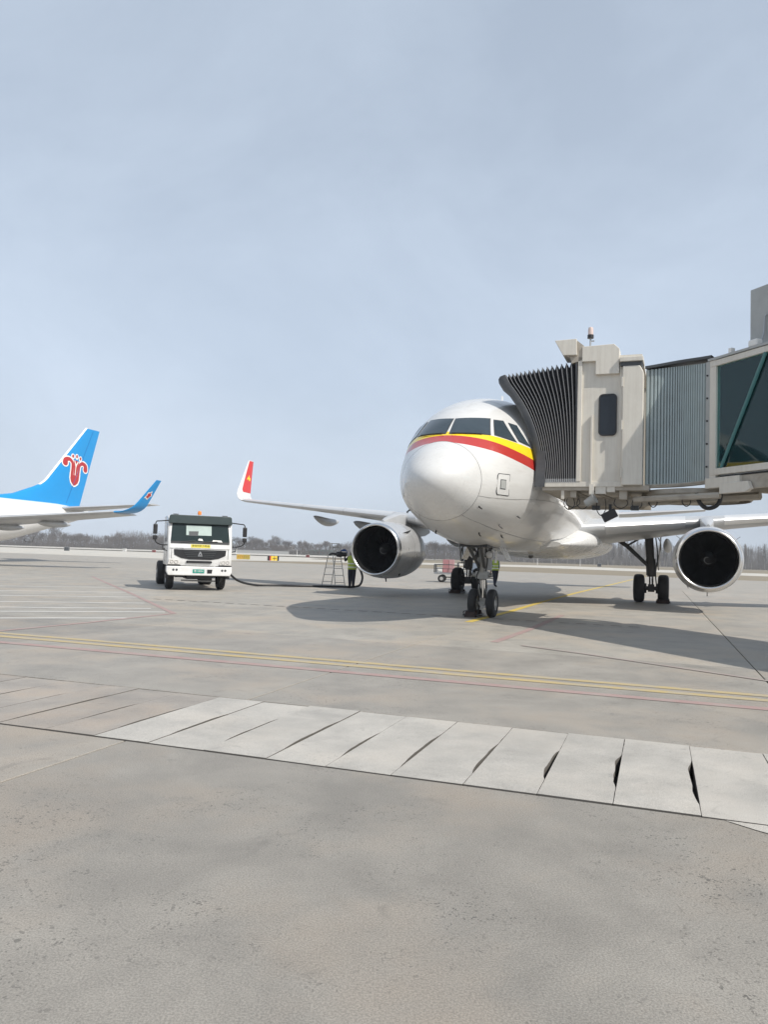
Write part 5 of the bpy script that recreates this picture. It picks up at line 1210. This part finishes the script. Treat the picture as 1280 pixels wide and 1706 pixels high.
for k, x in enumerate((-.75, -.45, -.2, .2, .5, .78)):
    part('faded_glyph', mat('faded_ink', (.30, .12, .03), .6), sg_, lambda b: (b.box((x-.07, -.112, .35), (x-.03, -.102, .75)), b.box((x-.07, -.112, .70 if k % 2 else .5), (x+.08, -.103, .76 if k % 2 else .57))))
sg_, w_ = sign_at('taxiway_sign', 'small yellow taxiway sign with black and red ends on the grass strip', (-17.9, 120.6), (-16.2, 121.2), .72, .12, [(.17, BLACK), (.12, RED), (.28, mat('sign_bright', (.82, .58, .05), .5)), (.28, mat('sign_bright', (.82, .58, .05), .5)), (.15, BLACK)])
part('arrow_mark', BLACK, sg_, lambda b: (b.box((-.15, -.112, .42), (.55, -.102, .49)), b.box((.17, -.112, .2), (.23, -.1025, .8))))
DRED = mat('marker_red', (.20, .04, .035), .6)
for i, (x, y, lb, m) in enumerate(((-25.5, 264, 'small red and white marker box beyond the taxiway near the ladder', DRED), (77.3, 276, 'dark marker cabinet on the grass seen left of the main gear', DGREY), (-84, 206, 'dark equipment box on the grass edge beneath the parked blue tail', DGREY), (-75, 254, 'red marker board at the paving edge left of the truck', DRED), (-90, 270, 'white equipment box on the grass left of the truck', PWHITE), (12.0, 250, 'red marker board seen past the baggage cart', DRED))):
    k_ = .75 if m is DRED else .85
    o = thing('marker_box', lb, 'marker', (x, y, -.25), R(-19), 'airfield marker boxes'); o.scale = (k_, k_, k_)
    part('housing', m, o, lambda b: b.box((-.75, -.35, .1), (.75, .35, 1.35)), bevel=.03)
    part('lid', PWHITE if m is DRED else STEEL, o, lambda b: b.box((-.8, -.4, 1.35), (.8, .4, 1.45)))
    part('foot', STEEL, o, lambda b: (b.box((-.6, -.2, 0), (-.4, .2, .1)), b.box((.4, -.2, 0), (.6, .2, .1))))
for i in range(14):
    u = -160+i*22.0+(i*37 % 11); p = UW(u, 275+(i*53 % 17), -.26)
    o = thing('marker_post', 'thin pale post standing in the far dry grass', 'post', p, 0, 'pale posts along the far grass')
    part('shaft', PWHITE, o, lambda b: b.tube([(0, 0, 0), (0, 0, 2.6)], [.10, .07], 6)); part('head', STEEL, o, lambda b: b.box((-.14, -.14, 2.6), (.14, .14, 2.8)))
def building(label, x, y, w, d, h, m, roofm, rz=R(-10)):
    o = thing('low_building', label, 'building', (x, y, -.26), rz)
    part('wall', m, o, lambda b: b.box((-w/2, -d/2, 0), (w/2, d/2, h)))
    part('roof', roofm, o, lambda b: b.prism([(-w/2-.4, h), (w/2+.4, h), (w/2+.4, h+.25), (0, h+.9), (-w/2-.4, h+.25)], (0, -d/2-.4, 0), (1, 0, 0), (0, 0, 1), (0, d+.8, 0)))
    n = int(w/3)
    for k in range(n):
        part('window', DKGLASS, o, lambda b: b.box((-w/2+.8+k*(w-1.2)/n, -d/2-.05, h*.35), (-w/2+2.2+k*(w-1.2)/n, -d/2+.02, h*.75)))
building('pale flat-roofed building among the far trees above the taxiway signs', -72, 560, 15, 8, 5.6, FARW, PWHITE)
building('low green sheet-metal shed behind the step ladder at the tree line', -40, 520, 20, 8, 3.0, FARG, FARG)
building('long grey shed at the far tree line behind the hose', -62, 530, 13, 7, 2.6, FARW, FARW)
wl_ = thing('boundary_wall', 'long pale grey boundary wall in front of the far trees', 'wall', (-95, 470, -.26), R(-12))
part('wall_face', FARW, wl_, lambda b: b.box((-24, -.15, 0), (40, .15, 2.0))); part('coping', FARW, wl_, lambda b: b.box((-24.1, -.22, 2.0), (40.1, .22, 2.12)))

# ------------------------------------------------------------------ bare winter trees
def tree_proto(seed, h, kind):
    rng = random.Random(seed); tr, cr = MB(), MB()
    def br(b, p, q, r0, r1, n=3): b.tube([p, (p+q)/2+Vector((rng.uniform(-.1, .1), rng.uniform(-.1, .1), 0))*(q-p).length*.3, q], [r0, (r0+r1)/2, r1], n, cap=False)
    if kind == 'poplar':
        br(tr, Vector((0, 0, 0)), Vector((rng.uniform(-.3, .3), rng.uniform(-.3, .3), h*.97)), .17, .03, 6)
        for k in range(150):
            z = h*(.16+.80*rng.random()**.8); a = rng.uniform(0, 6.28); L_ = (h-z)*.16+.5+rng.random()*.8
            p = Vector((0, 0, z)); d = Vector((math.cos(a)*.55, math.sin(a)*.55, 1)).normalized(); q = p+d*L_; br(cr, p, q, .035, .014)
            for m in range(3):
                t = rng.uniform(.3, 1); p2 = p+d*L_*t; a2 = rng.uniform(0, 6.28); br(cr, p2, p2+Vector((math.cos(a2)*.5, math.sin(a2)*.5, .8))*rng.uniform(.4, .9), .018, .010)
    else:
        br(tr, Vector((0, 0, 0)), Vector((rng.uniform(-.2, .2), rng.uniform(-.2, .2), h*.34)), .22, .15, 7)
        top = Vector((0, 0, h*.32))
        def grow(p, d, L_, r, lev):
            q = p+d*L_; br(tr if lev < 1 else cr, p, q, r, r*.6, 5 if lev < 1 else 3)
            if lev >= 4: return
            for m in range((5, 4, 4, 4)[lev]):
                t = rng.uniform(.45, 1); a = rng.uniform(0, 6.28); sp = rng.uniform(.25, .60)
                n = Vector((math.cos(a), math.sin(a), rng.uniform(.2, 1.0))); d2 = (d*(1-sp*.6)+n*sp).normalized()
                if d2.z < -.05: d2.z = .1
                grow(p+d*L_*t, d2.normalized(), L_*rng.uniform(.55, .75), max(r*.5, .009), lev+1)
        for k in range(6):
            a = k*1.05+rng.uniform(-.3, .3); grow(top-Vector((0, 0, rng.uniform(0, h*.1))), Vector((math.cos(a)*rng.uniform(.3, .9), math.sin(a)*rng.uniform(.3, .9), 1)).normalized(), h*.25, .09, 0)
    return tr, cr
def mesh_of(b, name, m):
    me = bpy.data.meshes.new(name); me.from_pydata(b.v, [], b.f); me.materials.append(m); return me
protos = {}
for kind, n, hs in (('poplar', 4, (13, 14.5, 13.5, 15)), ('round', 5, (8.5, 10, 9, 11, 9.5))):
    protos[kind] = []
    for i in range(n):
        t_, c_ = tree_proto(40+i+(100 if kind == 'round' else 0), hs[i], kind)
        protos[kind].append((mesh_of(t_, 'trunk', BARKP if kind == 'poplar' else BARK), mesh_of(c_, 'crown', TWIG)))
def plant(name, label, group, kind, i, x, y, sc, rz):
    o = thing(name, label, 'tree', (x, y, -.26), rz, group); o.scale = (sc, sc, sc*random.uniform(.9, 1.12))
    for nm, me in zip(('trunk', 'crown'), protos[kind][i]):
        c_ = bpy.data.objects.new(nm, me); COL.objects.link(c_); c_.parent = o
rng = random.Random(21)
for i in range(120):       # poplar rows on the right
    f = (i+rng.random())/120; x = 75+f*205; y = 470-f*25+rng.uniform(-10, 26)
    plant('poplar_tree', 'slender pale-trunked leafless poplar in the far rows on the right', 'far poplar rows', 'poplar', rng.randrange(4), x, y, rng.uniform(.85, 1.1), rng.uniform(0, 6.28))
for i in range(140):       # mixed wood on the left and centre
    f = (i+rng.random())/140; x = -290+f*365; y = 520+rng.uniform(-25, 45)
    dens = .55+.35*math.sin(x*.045)+.2*math.sin(x*.11+1)
    plant('bare_tree', 'leafless grey winter tree in the far tree line left of the poplars', 'far bare trees', 'round', rng.randrange(5), x, y, (1.0+.42*dens)*rng.uniform(.8, 1.15), rng.uniform(0, 6.28))
plant('bare_tree', 'round dark leafless tree seen between the engine and the landing gear', None, 'round', 1, 27.0, 402, 1.15, .4)
# the wood behind them and the scrub at its foot read as one mass: nobody could count it
def wood(name, x0, x1, yfun, n, hfun, m, label, lean=.35, wmul=1.0, seed=9):
    r = random.Random(seed); V, F = [], []
    for k in range(n):
        x = r.uniform(x0, x1); y = yfun(x)+r.uniform(-6, 40); H = hfun(x)*r.uniform(.8, 1.15)
        z0 = -.26+H*.82*r.random()**1.7; L_ = min(H-z0, r.uniform(.8, 2.6)*(H/7)); w = r.uniform(.02, .055)*wmul
        dx, dy = r.uniform(-lean, lean)*L_, r.uniform(-lean, lean)*L_; o = len(V)
        V += [(x-w, y, z0), (x+w, y, z0), (x+dx+w*.35, y+dy, z0+L_), (x+dx-w*.35, y+dy, z0+L_)]; F.append((o, o+1, o+2, o+3))
    me = bpy.data.meshes.new(name); me.from_pydata(V, [], F); o = obj(name, me, m); stuff(o); o['label'] = label; o['category'] = 'woodland'
hl = lambda x: 8.6+2.0*math.sin(x*.031+.6)+1.5*math.sin(x*.083+2)+.9*math.sin(x*.21)
wood('woodland', -330, 75, lambda x: 508, 52000, hl, mat('wood_brown', (.105, .088, .076), .95, var=.3, vscale=.06), 'grey brown leafless woodland massed along the horizon on the left', .28, 1.5)
wood('woodland', 70, 300, lambda x: 470-(x-75)*.12, 52000, lambda x: 12.5+1.2*math.sin(x*.09)+.8*math.sin(x*.31), mat('wood_grey', (.150, .137, .126), .95, var=.3, vscale=.06), 'pale leafless plantation massed behind the poplar rows', .16, seed=4)
wood('scrub', -330, 300, lambda x: 500 if x < 75 else 462-(x-75)*.12, 16000, lambda x: 2.6+.5*math.sin(x*.12), mat('scrub_dark', (.075, .066, .060), .95, var=.3, vscale=.1), 'dark low scrub along the foot of the far trees', .7, 1.6, 5)

# ------------------------------------------------------------------ haze
hz = MB().box((-900, -320, -1.06), (900, 1100, 32)).build('haze', None)
hm = bpy.data.materials.new('haze'); hm.use_nodes = True; hm.node_tree.nodes.clear()
hv = hm.node_tree.nodes.new('ShaderNodeVolumePrincipled'); ho = hm.node_tree.nodes.new('ShaderNodeOutputMaterial')
hv.inputs['Color'].default_value = (0.86, 0.91, 0.98, 1); hv.inputs['Density'].default_value = 0.00042; hv.inputs['Anisotropy'].default_value = 0.0
hm.node_tree.links.new(hv.outputs[0], ho.inputs['Volume']); hz.data.materials.append(hm); stuff(hz)
hz['label'] = 'thin pale haze over the whole airfield'; hz['category'] = 'haze'
